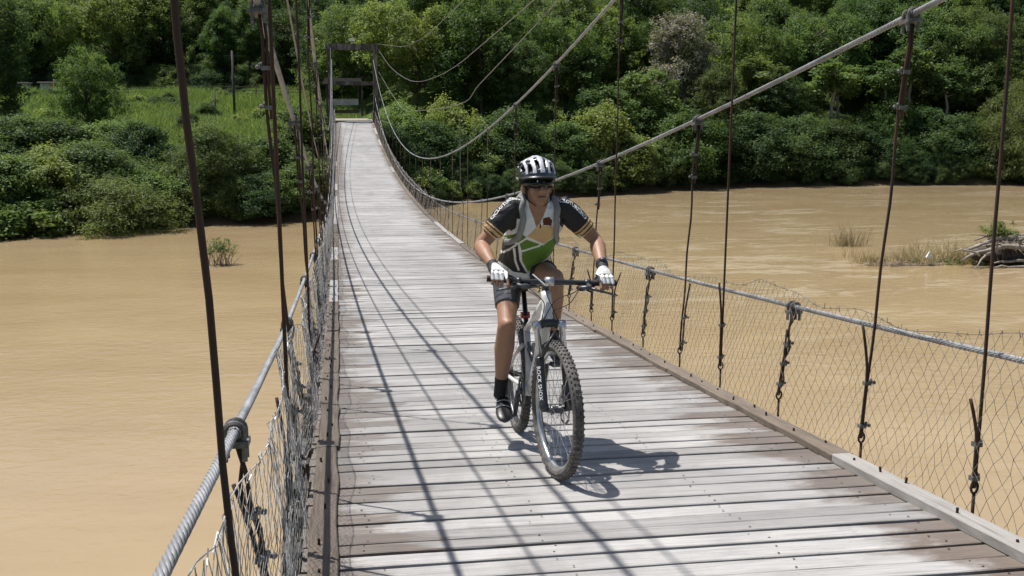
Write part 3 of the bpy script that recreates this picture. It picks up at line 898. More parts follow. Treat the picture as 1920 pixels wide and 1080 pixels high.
for sd in (-1, 1):
    for kind, ph in (('A', 0.95), ('B', 1.87), ('C', 2.93)):
        y = ph - 3.0
        while y < 75.5:
            if y > (-1.2 if sd > 0 else 1.2) and not (kind == 'C' and y > 60): hanger(sd, y, kind)
            elif y > -3 and False: pass
            y += 3.0

# the strip of wire netting on each side
def fence(sd, name, label, mat, rad):
    root = empty(name, (0, 0, 0)); tag(root, label, 'fence', 'wire netting along the bridge')
    rg = np.random.default_rng(31 + sd)
    def surf(y, u):      # u 0 bottom .. 1 top
        hb = -0.02 - 0.06 * (0.5 + 0.5 * np.sin(y * 1.9 + sd)) * (y < 40)
        top = np.interp(y, [0, 15, 30, 45, 60, 76], [0.785, 0.785, 0.56, 0.52, 0.60, 0.85]) + 0.035 * np.sin(y * 2.1 + sd) + 0.02 * np.sin(y * 5.3)
        h = hb + (top - hb) * u
        off = 0.155 + (0.055 if sd > 0 else 0.03) * u + 0.02 * np.sin(y * 2.6 + u * 3) + 0.012 * np.sin(y * 7 + u * 5)
        return np.stack([XC + sd * (XC + off), y, deckz(y) + h], -1)
    def net(y0, y1, cw, rows, r):
        n = int((y1 - y0) / cw)
        I, J = np.meshgrid(np.arange(n), np.arange(rows + 1), indexing='ij')
        y = y0 + (I + 0.5 * (J % 2)) * cw + rg.normal(size=I.shape) * cw * 0.07 + 0.55 * cw * 6 * (J / rows) * (0.25)
        u = J / rows + rg.normal(size=I.shape) * 0.006
        Q = surf(y, np.clip(u, 0, 1)) + rg.normal(size=I.shape + (3,)) * 0.002
        segs = []
        for j in range(rows):
            a = Q[:, j]; b = Q[:, j + 1]
            segs.append((a, b))
            if j % 2 == 0: segs.append((a[1:], b[:-1]))
            else: segs.append((a[:-1], b[1:]))
        A = np.concatenate([s[0] for s in segs]); B = np.concatenate([s[1] for s in segs])
        # the wires overlap where they hook together
        d = B - A; l = np.linalg.norm(d, axis=1, keepdims=True); d = d / l
        A = A - d * 0.004; B = B + d * 0.004
        s1 = np.cross(d, np.array([1.0, 0.3, 0.1])); s1 /= np.linalg.norm(s1, axis=1, keepdims=True); s2 = np.cross(d, s1)
        V = []
        for P_ in (A, B):
            for k in range(3):
                an = 2 * math.pi * k / 3
                V.append(P_ + (s1 * math.cos(an) + s2 * math.sin(an)) * r)
        V = np.stack(V, 1).reshape(-1, 3); m = len(A); b0 = (np.arange(m) * 6)[:, None]
        F = np.concatenate([b0 + np.array([[k, (k + 1) % 3, 3 + (k + 1) % 3, 3 + k]]) for k in range(3)])
        return V, F
    Vs = []; Fs = []; nb = 0
    for (y0, y1, cw, rows, r) in ((-2.5, 22, 0.080 if sd > 0 else 0.056, 16 if sd > 0 else 22, rad), (22, 45, 0.09, 12, rad * 1.25), (45, 76.5, 0.13, 9, rad * 1.6)):
        V, F = net(y0, y1, cw, rows, r); Vs.append(V); Fs.append(F + nb); nb += len(V)
    o = bpy.data.objects.new('netting', fast_mesh('netting', np.concatenate(Vs), np.concatenate(Fs), mat)); link(o, root); tag(o, kind='stuff')
    for nm, u in (('top_wire', 1.0), ('bottom_wire', 0.0)):
        mb = MB(); ys_ = np.arange(-2.5, 76.5, 0.12)
        mb.tube([tuple(surf(y, u) + np.array([0, 0, 0.012 * math.sin(y * 9)])) for y in ys_], rad * 1.7, 4)
        if u > 0.5:
            for y in np.arange(-2.4, 20, 0.15):
                p = surf(y, u); mb.tube([p + rg.normal(size=3) * 0.004 - np.array([0, 0.012, 0.012]), p + rg.normal(size=3) * 0.006, p + np.array([0.006, 0.012, 0.014])], rad * 1.6, 4)
        mb.build(nm, mat, root)
fence(1, 'wire_fence', 'thin rusty wire netting along the right side of the bridge', M_WIRE, 0.0012)
fence(-1, 'wire_fence', 'galvanised wire netting along the left side of the bridge, seen edge-on', M_WIREL, 0.0011)

# ------------------------------------------------------------------ the far tower
t = NT('stained_concrete'); c = t.coord()
n = t.noise(t.mapping(c, (2.0, 2.0, 0.5)), 1.6, 6, 0.7, 0.6); n2 = t.noise(c, 9, 5, 0.7)
t.base(t.mix(t.ramp(n, [(0.47, 0.0), (0.66, 1.0)]), t.mix(n2, (0.022, 0.021, 0.018), (0.06, 0.056, 0.048)), t.mix(n2, (0.15, 0.142, 0.128), (0.26, 0.245, 0.225))))
t.p(Roughness=0.92); t.bump(n2, 0.5, 0.02); M_CONC = t.m
YT = 77.5
tower = empty('bridge_tower', (XC, YT, 0)); tag(tower, 'weathered concrete portal tower at the far end of the bridge', 'tower')
for s in (-1, 1):
    mb = MB(); rings = []
    for z, w in ((-5, 0.56), (2.0, 0.42), (3.5, 0.34), (7.25, 0.27)):
        cx = s * 1.62
        rings.append([(cx - w / 2, -0.3, z), (cx + w / 2, -0.3, z), (cx + w / 2, 0.3, z), (cx - w / 2, 0.3, z)])
    mb.loft(rings); mb.build('leg', M_CONC, tower)
MB().box((0, 0, 7.46), (3.8, 0.50, 0.42)).build('top_beam', M_CONC, tower)
MB().box((0, 0, 4.9), (2.86, 0.32, 0.26)).build('middle_beam', M_CONC, tower)
MB().box((0, 0.1, 1.95), (2.80, 0.8, 0.36)).build('abutment_sill', M_CONC, tower)
mb = MB().box((0.02, -0.1, 7.96), (0.42, 0.3, 0.20)); mb.tube([(0.02, 0, 7.66), (0.02, 0, 7.9)], 0.05, 6)
mb.build('lamp_box', simple('white_enamel', (0.62, 0.62, 0.60), 0.5), tower)
for s in (-1, 1):
    mb = MB()
    mb.add([(s * 1.36, -0.31, 2.0), (s * 1.36, -0.31, 3.3), (s * 1.30, -1.6, 2.06), (s * 1.42, -0.31, 2.0), (s * 1.42, -0.31, 3.3), (s * 1.42, -1.6, 2.06)],
           [(0, 2, 1), (3, 4, 5), (0, 1, 4, 3), (1, 2, 5, 4), (0, 3, 5, 2)]); mb.build('wing', M_CONC, tower)
# approach slab behind the tower
o = MB().box((XC, YT + 9, 2.14), (3.0, 17, 0.2)).build('path', simple('path_gravel', (0.26, 0.22, 0.17), 0.95, scale=6)); tag(o, kind='structure')
M_DKWOOD = simple('dark_painted_timber', (0.055, 0.042, 0.034), 0.8, var=0.4, scale=6)
M_PLASTER = simple('pale_plaster', (0.52, 0.47, 0.42), 0.85, var=0.25, scale=3)
sh = empty('roadside_shelter', (0.55, 94, 2.2)); tag(sh, 'dark timber roadside shelter with a pale wall seen through the tower', 'shelter')
for x in (-1.3, 1.75): MB().tube([(x, 0, -1), (x, 0, 3.6)], 0.09, 8).build('post', M_DKWOOD if x < 0 else M_CONC, sh)
MB().box((0.1, 0.6, 3.25), (3.6, 2.4, 0.5), taper=0.85).build('roof', M_DKWOOD, sh)
MB().box((0.0, 1.6, 1.45), (2.9, 0.12, 0.55)).build('wall', M_PLASTER, sh)
for z in (0.62,): MB().box((0.0, 0.02, z), (2.9, 0.1, 0.28)).build('rail', M_DKWOOD, sh)
# telephone wires carried beside the bridge, with one drop wire
M_TEL = simple('telephone_wire', (0.22, 0.21, 0.20), 0.6, 0.3)
def wire(pix, X, label, drop=None):
    P_ = []
    for px, py in pix:
        d = _cf + _cr * ((px - 960) / _F) - _cu * ((py - 540) / _F)
        P_.append(CAM + d * ((X - CAM.x) / d.x))
    S = []
    for i in range(len(P_) - 1):
        p0 = P_[max(0, i - 1)]; p1 = P_[i]; p2 = P_[i + 1]; p3 = P_[min(len(P_) - 1, i + 2)]
        for k in range(6):
            q = k / 6
            S.append(0.5 * ((2 * p1) + (p2 - p0) * q + (2 * p0 - 5 * p1 + 4 * p2 - p3) * q * q + (3 * p1 - p0 - 3 * p2 + p3) * q ** 3))
    S.append(P_[-1])
    mb = MB().tube(S, 0.009, 5)
    if drop is not None:
        p = P_[drop]; mb.tube([p, Vector((p.x, p.y, WATER + 5.0))], 0.008, 5); mb.ball(p, 0.03, 6, 4)
    tag(mb.build('telephone_wire', M_TEL), label, 'wire', 'telephone wires beside the bridge')
wire([(709, 92), (730, 123), (757, 145), (783, 153), (820, 143), (857, 122), (900, 87), (1030, -25)], 3.2, 'thin sagging telephone wire, middle one of the three right of the tower')
wire([(710, 135), (750, 198), (783, 207), (862, 195), (900, 157), (1020, 30), (1060, -20)], 3.3, 'lowest thin telephone wire with a drop wire hanging from its kink', 3)
wire([(708, 82), (730, 85), (757, 87), (780, 78), (807, 60), (880, -10)], 3.1, 'highest thin telephone wire right of the tower top')

for k, (xw, fz, lab) in enumerate(((-0.30, lambda y: 0.5 * (fA(y) + fB(y)) + 0.15, 'thin service wire strung between the two left main cables'),
                                   (-0.26, lambda y: fA(y) + 0.9, 'thin service wire strung above the upper left main cable'))):
    mb = MB().tube([(xw, y_, fz(y_)) for y_ in np.arange(-3.3, 77.3, 0.8)], 0.0085, 5)
    tag(mb.build('service_wire', M_TEL), lab, 'wire', 'service wires above the left railing')
# ------------------------------------------------------------------ the bicycle
_R0 = Vector((1.065, 5.95, deckz(5.95))); _FR = Vector((1.08, 4.87, deckz(4.87)))
_fx = (_FR - _R0).normalized(); _ly = Vector((0, 0, 1)).cross(_fx).normalized(); _uz = _fx.cross(_ly)
BIKE = Matrix(((_fx.x, _ly.x, _uz.x, _R0.x), (_fx.y, _ly.y, _uz.y, _R0.y), (_fx.z, _ly.z, _uz.z, _R0.z), (0, 0, 0, 1)))
def paint(name, col, rough=0.35, coat=0.4, metal=0.0, var=0.12):
    return simple(name, col, rough, metal, var, 14, coat=coat)
M_WHITE = paint('white_frame_paint', (0.62, 0.61, 0.59))
M_BLACKP = paint('black_paint', (0.018, 0.018, 0.02), 0.35)
M_RUB = simple('tyre_rubber', (0.040, 0.038, 0.036), 0.85, var=0.5, scale=14, bump=0.2)
t = NT('dusty_tyre'); c = t.coord(); n = t.noise(c, 22, 4, 0.7)
t.base(t.mix(t.ramp(n, [(0.35, 0.0), (0.7, 1.0)]), (0.05, 0.047, 0.043), (0.17, 0.155, 0.14))); t.p(Roughness=0.9); M_RUB = t.m
M_ALU = simple('brushed_aluminium', (0.55, 0.55, 0.56), 0.3, 0.85, 0.15, 30)
M_DALU = simple('dark_anodised', (0.09, 0.09, 0.095), 0.35, 0.6, 0.3, 30)
M_STEEL = simple('chain_steel', (0.12, 0.11, 0.10), 0.4, 0.7, 0.4, 50)
M_GRIP = simple('grip_rubber', (0.02, 0.02, 0.021), 0.8)
M_RED = simple('red_reflector', (0.42, 0.06, 0.02), 0.25)
M_WHITEP = simple('white_print', (0.70, 0.70, 0.68), 0.5, var=0.08)
bike = empty('bicycle'); bike.matrix_world = BIKE
tag(bike, 'white full-suspension mountain bike with knobbly tyres ridden along the bridge', 'bicycle')

WR = 0.348
def wheel(name, loc, yaw, disc_side, front):
    rim = MB()
    prof = [(0.288, -0.013), (0.302, -0.013), (0.302, -0.010), (0.296, 0), (0.302, 0.010), (0.302, 0.013), (0.288, 0.013), (0.280, 0.0)]
    N = 56; rings = []
    for i in range(N):
        a = 2 * math.pi * i / N
        rings.append([(r * math.cos(a), w, r * math.sin(a)) for r, w in prof])
    rings.append(rings[0]); rim.loft(rings, cap=False)
    o = rim.build('wheel', M_ALU if front else M_DALU, bike, True)
    o.location = loc; o.rotation_euler = (0, 0, yaw)
    ty = MB(); rt = 0.027; Rt = WR - 0.004 - rt
    ring2 = []
    for i in range(64):
        a = 2 * math.pi * i / 64
        ring2.append([((Rt + rt * math.cos(b)) * math.cos(a), rt * 1.02 * math.sin(b), (Rt + rt * math.cos(b)) * math.sin(a)) for b in [2 * math.pi * k / 12 for k in range(12)]])
    ring2.append(ring2[0]); ty.loft(ring2, cap=False)
    for i in range(72):
        a = 2 * math.pi * (i + 0.5) / 72
        for b, dx, sz in ((0.24 if i % 2 else 0.30, 0, (0.012, 0.009, 0.008)), (-0.24 if i % 2 else -0.30, 0.0, (0.012, 0.009, 0.008)), (0.80, 0.5, (0.010, 0.009, 0.007)), (-0.80, 0.5, (0.010, 0.009, 0.007))):
            aa = a + dx * 2 * math.pi / 72
            p = Vector(((Rt + (rt + 0.0015) * math.cos(b)) * math.cos(aa), (rt + 0.0015) * math.sin(b), (Rt + (rt + 0.0015) * math.cos(b)) * math.sin(aa)))
            rot = (Matrix.Rotation(-aa, 3, 'Y') @ Matrix.Rotation(b, 3, 'Z') @ Matrix.Rotation(math.pi / 2, 3, 'Y'))
            ty.box(p, sz, rot=rot)
    tyo = ty.build('tyre', M_RUB, o)
    sp = MB()
    for i in range(32):
        s = 1 if i % 2 else -1; a = 2 * math.pi * i / 32; b = a + (0.75 if (i // 2) % 2 else -0.75)
        sp.tube([(0.022 * math.cos(b), s * 0.026, 0.022 * math.sin(b)), (0.286 * math.cos(a), s * 0.004, 0.286 * math.sin(a))], 0.0012, 4)
    sp.build('spokes', M_ALU, o)
    hb = MB().tube([(0, -0.052, 0), (0, -0.03, 0), (0, -0.026, 0), (0, -0.02, 0), (0, 0.02, 0), (0, 0.026, 0), (0, 0.03, 0), (0, 0.052, 0)], [0.012, 0.014, 0.027, 0.018, 0.018, 0.027, 0.014, 0.012], 12)
    hb.build('hub', M_DALU, o, True)
    dk = MB(); ds = disc_side * 0.042
    rr = []
    for i in range(40):
        a = 2 * math.pi * i / 40; w = 0.003 * math.sin(a * 8)
        rr.append([(r * math.cos(a), ds + q, r * math.sin(a)) for r, q in ((0.064 + w, -0.001), (0.080 + w, -0.001), (0.080 + w, 0.001), (0.064 + w, 0.001))])
    rr.append(rr[0]); dk.loft(rr, cap=False)
    for i in range(6):
        a = 2 * math.pi * i / 6
        dk.tube([(0.02 * math.cos(a), ds, 0.02 * math.sin(a)), (0.067 * math.cos(a + 0.5), ds, 0.067 * math.sin(a + 0.5))], 0.0035, 5, flat=0.4)
    dk.build('brake_disc', M_STEEL, o)
    return o
STEER = R(6.5)
wheel('wheel', (1.083, 0, WR), STEER, 1, True)
rw = wheel('wheel', (0, 0, WR), 0, 1, False)

BB = Vector((0.43, 0, 0.325))
fr = MB()
fr.tube([(0.848, 0.004, 0.915), (0.862, 0.003, 0.885), (0.893, 0.002, 0.80), (0.903, 0.002, 0.775)], [0.028, 0.026, 0.027, 0.030], 12)
fr.tube([(0.885, 0.002, 0.815), (0.80, 0.001, 0.70), (0.66, 0, 0.525), (0.52, 0, 0.385), BB], [0.030, 0.033, 0.032, 0.030, 0.030], 12)
fr.tube([(0.865, 0.002, 0.875), (0.70, 0, 0.80), (0.50, 0, 0.72), (0.335, 0, 0.66)], [0.027, 0.024, 0.021, 0.020], 12)
fr.tube([BB, (0.385, 0, 0.47), (0.325, 0, 0.68)], [0.030, 0.019, 0.019], 12)
fr.tube([BB + Vector((0, -0.042, 0)), BB + Vector((0, 0.042, 0))], 0.031, 14)
fr.build('frame', M_WHITE, bike, True)
for s in (-1, 1):
    MB().tube([(0.40, s * 0.03, 0.345), (0.30, s * 0.048, 0.345), (0.16, s * 0.062, 0.35), (0, s * 0.066, WR)], [0.013, 0.013, 0.012, 0.012], 8).build('chainstay', M_WHITE, bike, True)
    MB().tube([(0.37, s * 0.032, 0.575), (0.22, s * 0.050, 0.50), (0, s * 0.066, WR)], [0.013, 0.012, 0.012], 8).build('seatstay', M_WHITE, bike, True)
sk = MB().tube([(0.375, 0, 0.585), (0.425, 0, 0.56), (0.427, 0, 0.559), (0.52, 0, 0.515), (0.522, 0, 0.514), (0.60, 0, 0.475)], [0.010, 0.010, 0.020, 0.020, 0.014, 0.012], 10)
sk.build('rear_shock', M_BLACKP, bike, True)
MB().tube([(0.335, 0, 0.655), (0.322, 0, 0.69), (0.318, 0, 0.70), (0.245, 0, 0.885)], [0.021, 0.021, 0.0145, 0.0145], 12).build('seatpost', M_BLACKP, bike, True)
rf = MB(); rf.box((0.292, 0, 0.735), (0.03, 0.05, 0.035)); rf.tube([(0.31, -0.0, 0.735), (0.31, 0, 0.722)], 0.019, 10)
rf.build('reflector', M_RED, bike)
# saddle
rings = []
for x, w, h, z in ((0.04, 0.030, 0.02, 0.925), (0.06, 0.062, 0.028, 0.918), (0.10, 0.072, 0.03, 0.914), (0.15, 0.060, 0.03, 0.910), (0.21, 0.036, 0.028, 0.906), (0.27, 0.024, 0.026, 0.904), (0.31, 0.018, 0.022, 0.902), (0.325, 0.008, 0.012, 0.898)):
    rings.append([(x, w * math.cos(a), z - (0.012 if math.sin(a) < 0 else 0) + h * math.sin(a) * (0.55 if math.sin(a) > 0 else 1.0)) for a in [2 * math.pi * k / 14 for k in range(14)]])
sd_ = MB(); sd_.loft(rings); sadl = sd_.build('saddle', M_GRIP, bike, True)
rl = MB()
for s in (-1, 1): rl.tube([(0.07, s * 0.022, 0.895), (0.13, s * 0.022, 0.878), (0.24, s * 0.022, 0.878), (0.30, s * 0.012, 0.893)], 0.0035, 6)
rl.build('saddle_rail', M_ALU, sadl)
# fork
fk = MB()
fk.tube([(0.903, 0.002, 0.775), (0.912, 0.002, 0.745)], 0.026, 10)
fk.tube([(0.925, -0.066, 0.742), (0.916, -0.03, 0.762), (0.912, 0.002, 0.765), (0.916, 0.034, 0.762), (0.925, 0.070, 0.742)], [0.024, 0.022, 0.026, 0.022, 0.024], 10)
fork = fk.build('fork', M_BLACKP, bike, True)
for s in (-1, 1):
    y = 0.002 + s * 0.065
    a = Vector((0.926, y, 0.765)); b = Vector((1.085, y, WR + 0.005))
    MB().tube([a.lerp(b, -0.02), a.lerp(b, 0.08), a.lerp(b, 0.085), a.lerp(b, 0.45)], [0.024, 0.024, 0.0165, 0.0165], 10).build('stanchion', M_ALU, fork, True)
    lw = MB().tube([a.lerp(b, 0.40), a.lerp(b, 0.42), a.lerp(b, 0.46), a.lerp(b, 0.47), a.lerp(b, 0.93), a.lerp(b, 0.97), b + Vector((0.004, 0, -0.012))], [0.022, 0.0255, 0.0255, 0.0235, 0.0225, 0.026, 0.016], 12)
    if s > 0:
        lw.box(a.lerp(b, 0.86) + Vector((-0.045, -0.005, 0)), (0.05, 0.03, 0.09))
    lw.build('lower_leg', M_BLACKP, fork, True)
MB().tube([(0.926 + 0.075, -0.063, 0.765 - 0.185), (1.045, -0.045, 0.645), (1.06, 0.002, 0.735), (1.045, 0.05, 0.645), (0.926 + 0.075, 0.067, 0.765 - 0.185)], [0.013, 0.014, 0.014, 0.014, 0.013], 8, flat=0.7).build('fork_arch', M_BLACKP, fork, True)
def text_mesh(body, size, bold=0.0):
    cu = bpy.data.curves.new('lettering', 'FONT'); cu.body = body; cu.size = size; cu.offset = bold
    cu.align_x = 'CENTER'; cu.align_y = 'CENTER'; cu.resolution_u = 2
    o = bpy.data.objects.new('tmp', cu); COL.objects.link(o)
    dg = bpy.context.evaluated_depsgraph_get()
    me = bpy.data.meshes.new_from_object(o.evaluated_get(dg))
    bpy.data.objects.remove(o)
    return me
me = text_mesh('ROCK SHOX', 0.030, 0.0003); me.materials.append(M_WHITEP)
a = Vector((0.926, -0.063, 0.765)); b = Vector((1.085, -0.063, WR)); dn = (b - a).normalized()
for v in me.vertices:     # the letters run down the outer face of the leg and wrap it
    u, w = v.co.x, v.co.y
    ph = w / 0.026
    p = a.lerp(b, 0.70) + dn * u
    side = dn.cross(Vector((0, 1, 0))).normalized()
    ang = 0.9 + ph
    v.co = p + (Vector((0, -1, 0)) * math.cos(ang) + side * (-1 if side.x < 0 else 1) * math.sin(ang)) * 0.0252
link(bpy.data.objects.new('lettering', me), fork)
# cranks, pedals, chain
cr = MB(); cr.tube([BB + Vector((0, -0.05, 0)), BB + Vector((0, -0.075, 0))], 0.02, 10)
PR_ = Vector((0.355, -0.10, 0.170)); PL_ = Vector((0.505, 0.10, 0.480))
cr.tube([BB + Vector((0, -0.072, 0)), PR_ + Vector((0, 0.022, 0))], [0.016, 0.012], 8, flat=0.6); cr.build('crank_arm', M_DALU, bike, True)
MB().tube([BB + Vector((0, 0.05, 0)), BB + Vector((0, 0.072, 0)), PL_ - Vector((0, 0.022, 0))], [0.02, 0.016, 0.012], 8).build('crank_arm', M_DALU, bike, True)
for p_, s in ((PR_, -1), (PL_, 1)):
    pd = MB().box(p_ + Vector((0, s * 0.035, 0)), (0.09, 0.07, 0.018)); pd.tube([p_ - Vector((0, s * 0.02, 0)), p_ + Vector((0, s * 0.07, 0))], 0.008, 8)
    pd.build('pedal', M_DALU, bike)
cg = MB()
for i in range(34):
    a0 = 2 * math.pi * i / 34
    cg.box(BB + Vector((0.083 * math.cos(a0), -0.052, 0.083 * math.sin(a0))), (0.010, 0.004, 0.010), rot=Matrix.Rotation(-a0, 3, 'Y'))
cg.tube([BB + Vector((0.078 * math.cos(k * math.pi / 16), -0.052, 0.078 * math.sin(k * math.pi / 16))) for k in range(32)], 0.006, 5, closed=True)
for i in range(4):
    a0 = i * math.pi / 2 + 0.3; cg.tube([BB + Vector((0, -0.052, 0)), BB + Vector((0.078 * math.cos(a0), -0.052, 0.078 * math.sin(a0)))], 0.008, 5, flat=0.5)
cg.build('chainring', M_DALU, bike)
cs = MB()
for k, r0 in enumerate((0.022, 0.028, 0.034, 0.040, 0.046, 0.052)):
    cs.tube([(0, -0.055 + 0.005 * k - 0.001, WR), (0, -0.055 + 0.005 * k + 0.001, WR)], r0, 20)
cs.build('cassette', M_STEEL, bike)
ch = []
for k in range(9): a0 = math.pi / 2 - math.pi * k / 8; ch.append(BB + Vector((0.088 * math.cos(a0), -0.052, 0.088 * math.sin(a0))))
ch.append(Vector((0.06, -0.05, 0.205)))
for k in range(5): a0 = -math.pi / 2 - math.pi * k / 6; ch.append(Vector((0.03 + 0.02 * math.cos(a0), -0.05, 0.20 + 0.02 * math.sin(a0))))
ch.append(Vector((0.03, -0.05, 0.29)))
for k in range(5): a0 = -0.3 + math.pi * 1.0 * k / 5 + 0.6; ch.append(Vector((0.044 * math.cos(a0), -0.048, WR + 0.044 * math.sin(a0))))
MB().tube(ch, 0.0042, 5, closed=True).build('chain', M_STEEL, bike)
MB().tube([(0.0, -0.066, WR - 0.03), (0.02, -0.072, 0.27), (0.03, -0.068, 0.20)], [0.014, 0.016, 0.012], 6).build('derailleur', M_DALU, bike, True)
# handlebar, stem, grips, levers
HR = Vector((0.865, -0.243, 0.990)); HL = Vector((0.865, 0.312, 0.955)); HC = Vector((0.895, 0.010, 0.972))
MB().tube([(0.850, 0.004, 0.912), (0.846, 0.004, 0.945), (0.862, 0.006, 0.962), HC], [0.019, 0.022, 0.021, 0.020], 12).build('stem', M_BLACKP, bike, True)
MB().tube([HC + Vector((0.012, -0.022, 0.004)), HC + Vector((0.014, 0.022, 0.004))], 0.024, 12).build('stem_faceplate', M_ALU, bike, True)
axr = (HR - (HC + Vector((0, -0.09, 0.004)))).normalized(); axl = (HL - (HC + Vector((0, 0.09, -0.006)))).normalized()
ER = HR + axr * 0.055; EL = HL + axl * 0.055
hb = MB().tube([ER, HR - axr * 0.06, HC + Vector((0, -0.10, 0.005)), HC + Vector((0, -0.03, 0)), HC + Vector((0, 0.03, 0)), HC + Vector((0, 0.10, -0.006)), HL - axl * 0.06, EL], [0.0115, 0.0115, 0.014, 0.0165, 0.0165, 0.014, 0.0115, 0.0115], 12)
bar = hb.build('handlebar', M_BLACKP, bike, True)
for H_, ax in ((HR, axr), (HL, axl)):
    MB().tube([H_ - ax * 0.072, H_ - ax * 0.068, H_ + ax * 0.055, H_ + ax * 0.062], [0.012, 0.0165, 0.0165, 0.018], 12).build('grip', M_GRIP, bar, True)
    inn = H_ - ax * 0.10
    lv = MB(); lv.tube([inn + ax * 0.012, inn - ax * 0.012], 0.0185, 10)
    lv.tube([inn + Vector((0.010, 0, -0.008)), inn + Vector((0.040, 0, -0.022)) + ax * 0.01, inn + Vector((0.046, 0, -0.024)) - ax * 0.05], [0.013, 0.014, 0.009], 8)
    lv.tube([inn + Vector((0.045, 0, -0.024)) + ax * 0.01, inn + Vector((0.062, 0, -0.034)) + ax * 0.045, inn + Vector((0.064, 0, -0.046)) + ax * 0.10, inn + Vector((0.062, 0, -0.052)) + ax * 0.125], [0.008, 0.007, 0.006, 0.007], 7)
    lv.build('brake_lever', M_DALU, bike, True)
    shf = MB(); shf.ball(inn - ax * 0.03 + Vector((0.012, 0, -0.026)), (0.032, 0.030, 0.017), 10, 7); shf.tube([inn - ax * 0.02 + Vector((0.02, 0, -0.03)), inn + ax * 0.012 + Vector((0.045, 0, -0.044))], 0.007, 6, flat=0.6)
    shf.build('shifter', M_GRIP, bike, True)
def cable(pts):
    P_ = [Vector(p) for p in pts]; S = []
    for i in range(len(P_) - 1):
        p0 = P_[max(0, i - 1)]; p1 = P_[i]; p2 = P_[i + 1]; p3 = P_[min(len(P_) - 1, i + 2)]
        for k in range(7):
            q = k / 7; S.append(0.5 * ((2 * p1) + (p2 - p0) * q + (2 * p0 - 5 * p1 + 4 * p2 - p3) * q * q + (3 * p1 - p0 - 3 * p2 + p3) * q ** 3))
    S.append(P_[-1]); MB().tube(S, 0.0026, 5).build('brake_cable', M_GRIP, bike, True)
ir = HR - axr * 0.15 + Vector((0.045, 0, -0.024)); il = HL - axl * 0.15 + Vector((0.045, 0, -0.024))
cable([ir, ir + Vector((0.05, 0.06, -0.01)), (0.96, -0.01, 0.90), (0.955, 0.035, 0.80), (0.94, 0.075, 0.70), (1.02, 0.085, 0.52), (1.06, 0.075, 0.42)])
cable([il, il + Vector((0.05, -0.05, -0.02)), (0.965, 0.03, 0.885), (0.94, -0.02, 0.80), (0.86, -0.03, 0.74)])
cable([ir + Vector((-0.02, 0, -0.01)), ir + Vector((0.03, 0.05, -0.06)), (0.965, -0.03, 0.86), (0.925, -0.034, 0.79), (0.84, -0.033, 0.72)])
cable([il + Vector((-0.02, 0, -0.01)), il + Vector((0.02, -0.06, -0.075)), (0.96, 0.02, 0.83), (0.90, 0.034, 0.78), (0.82, 0.03, 0.70)])
MB().tube([ir + Vector((-0.03, 0.02, 0.06)), ir + Vector((0.03, 0.07, 0.01))], 0.0045, 6).build('bar_stick', M_ALU, bike)

# ------------------------------------------------------------------ the cyclist
def vox(mb, name, mats, voxel=0.005, smooth=4, keep=None):
    o = bpy.data.objects.new('tmp', mb.mesh('tmp', M_GRIP)); COL.objects.link(o)
    r = o.modifiers.new('r', 'REMESH'); r.mode = 'VOXEL'; r.voxel_size = voxel
    s = o.modifiers.new('s', 'SMOOTH'); s.factor = 0.5; s.iterations = smooth
    dg = bpy.context.evaluated_depsgraph_get(); dg.update()
    me = bpy.data.meshes.new_from_object(o.evaluated_get(dg))
    bpy.data.objects.remove(o)
    me.name = name; me.materials.clear()
    for m in mats: me.materials.append(m)
    me.polygons.foreach_set('use_smooth', [True] * len(me.polygons))
    if keep is not None:
        bm = bmesh.new(); bm.from_mesh(me)
        bmesh.ops.delete(bm, geom=[v for v in bm.verts if not keep(v.co)], context='VERTS')
        bm.to_mesh(me); bm.free()
    return me
def put(me, name, parent): return link(bpy.data.objects.new(name, me), parent)

t = NT('tanned_skin'); c = t.coord(); n = t.noise(c, 40, 4, 0.6); n2 = t.noise(c, 7, 3, 0.5)
t.base(t.mix(n2, t.mix(n, (0.21, 0.105, 0.060), (0.30, 0.162, 0.098)), t.mix(n, (0.29, 0.155, 0.094), (0.38, 0.22, 0.14))))
t.p(Roughness=0.5, Specular_IOR_Level=0.45, Subsurface_Weight=0.08, Subsurface_Scale=0.01); t.bump(n, 0.15, 0.002); M_SKIN = t.m
def cloth(name, col, rough=0.8, var=0.18):
    t = NT(name); c = t.coord(); n = t.noise(c, 16, 4, 0.6); w = t.noise(c, 240, 2, 0.5)
    t.base(t.mix(n, tuple(x * (1 - var) for x in col), tuple(min(1, x * (1 + var)) for x in col)))
    t.p(Roughness=rough, Specular_IOR_Level=0.3); t.bump(t.math('ADD', t.math('MULTIPLY', n, 1.0), t.math('MULTIPLY', w, 0.12)), 0.5, 0.012)
    return t.m
C_BLACK = cloth('black_jersey', (0.020, 0.019, 0.020), 0.6); C_GREY = cloth('light_grey_jersey', (0.66, 0.66, 0.67))
C_WHITE = cloth('white_jersey', (0.66, 0.66, 0.65)); C_GREEN = cloth('green_jersey', (0.10, 0.20, 0.030))
C_CREAM = cloth('cream_jersey', (0.55, 0.38, 0.18)); C_BROWN = cloth('brown_print', (0.10, 0.03, 0.018))
C_SHORT = cloth('black_lycra', (0.022, 0.022, 0.026), 0.42); C_SHORTG = cloth('charcoal_lycra', (0.065, 0.067, 0.078), 0.5)
C_GLOVE = cloth('white_glove', (0.68, 0.68, 0.66)); C_GLOVEG = cloth('grey_glove', (0.34, 0.34, 0.34))
C_SHOE = simple('shoe_leather', (0.030, 0.028, 0.028), 0.4, var=0.4); C_STRAP = cloth('grey_strap', (0.24, 0.235, 0.23))
C_SOCK = cloth('black_sock', (0.014, 0.014, 0.016))
man = empty('person'); man.matrix_world = BIKE
tag(man, 'cyclist in a black, white and green jersey and helmet riding toward the viewer', 'person')

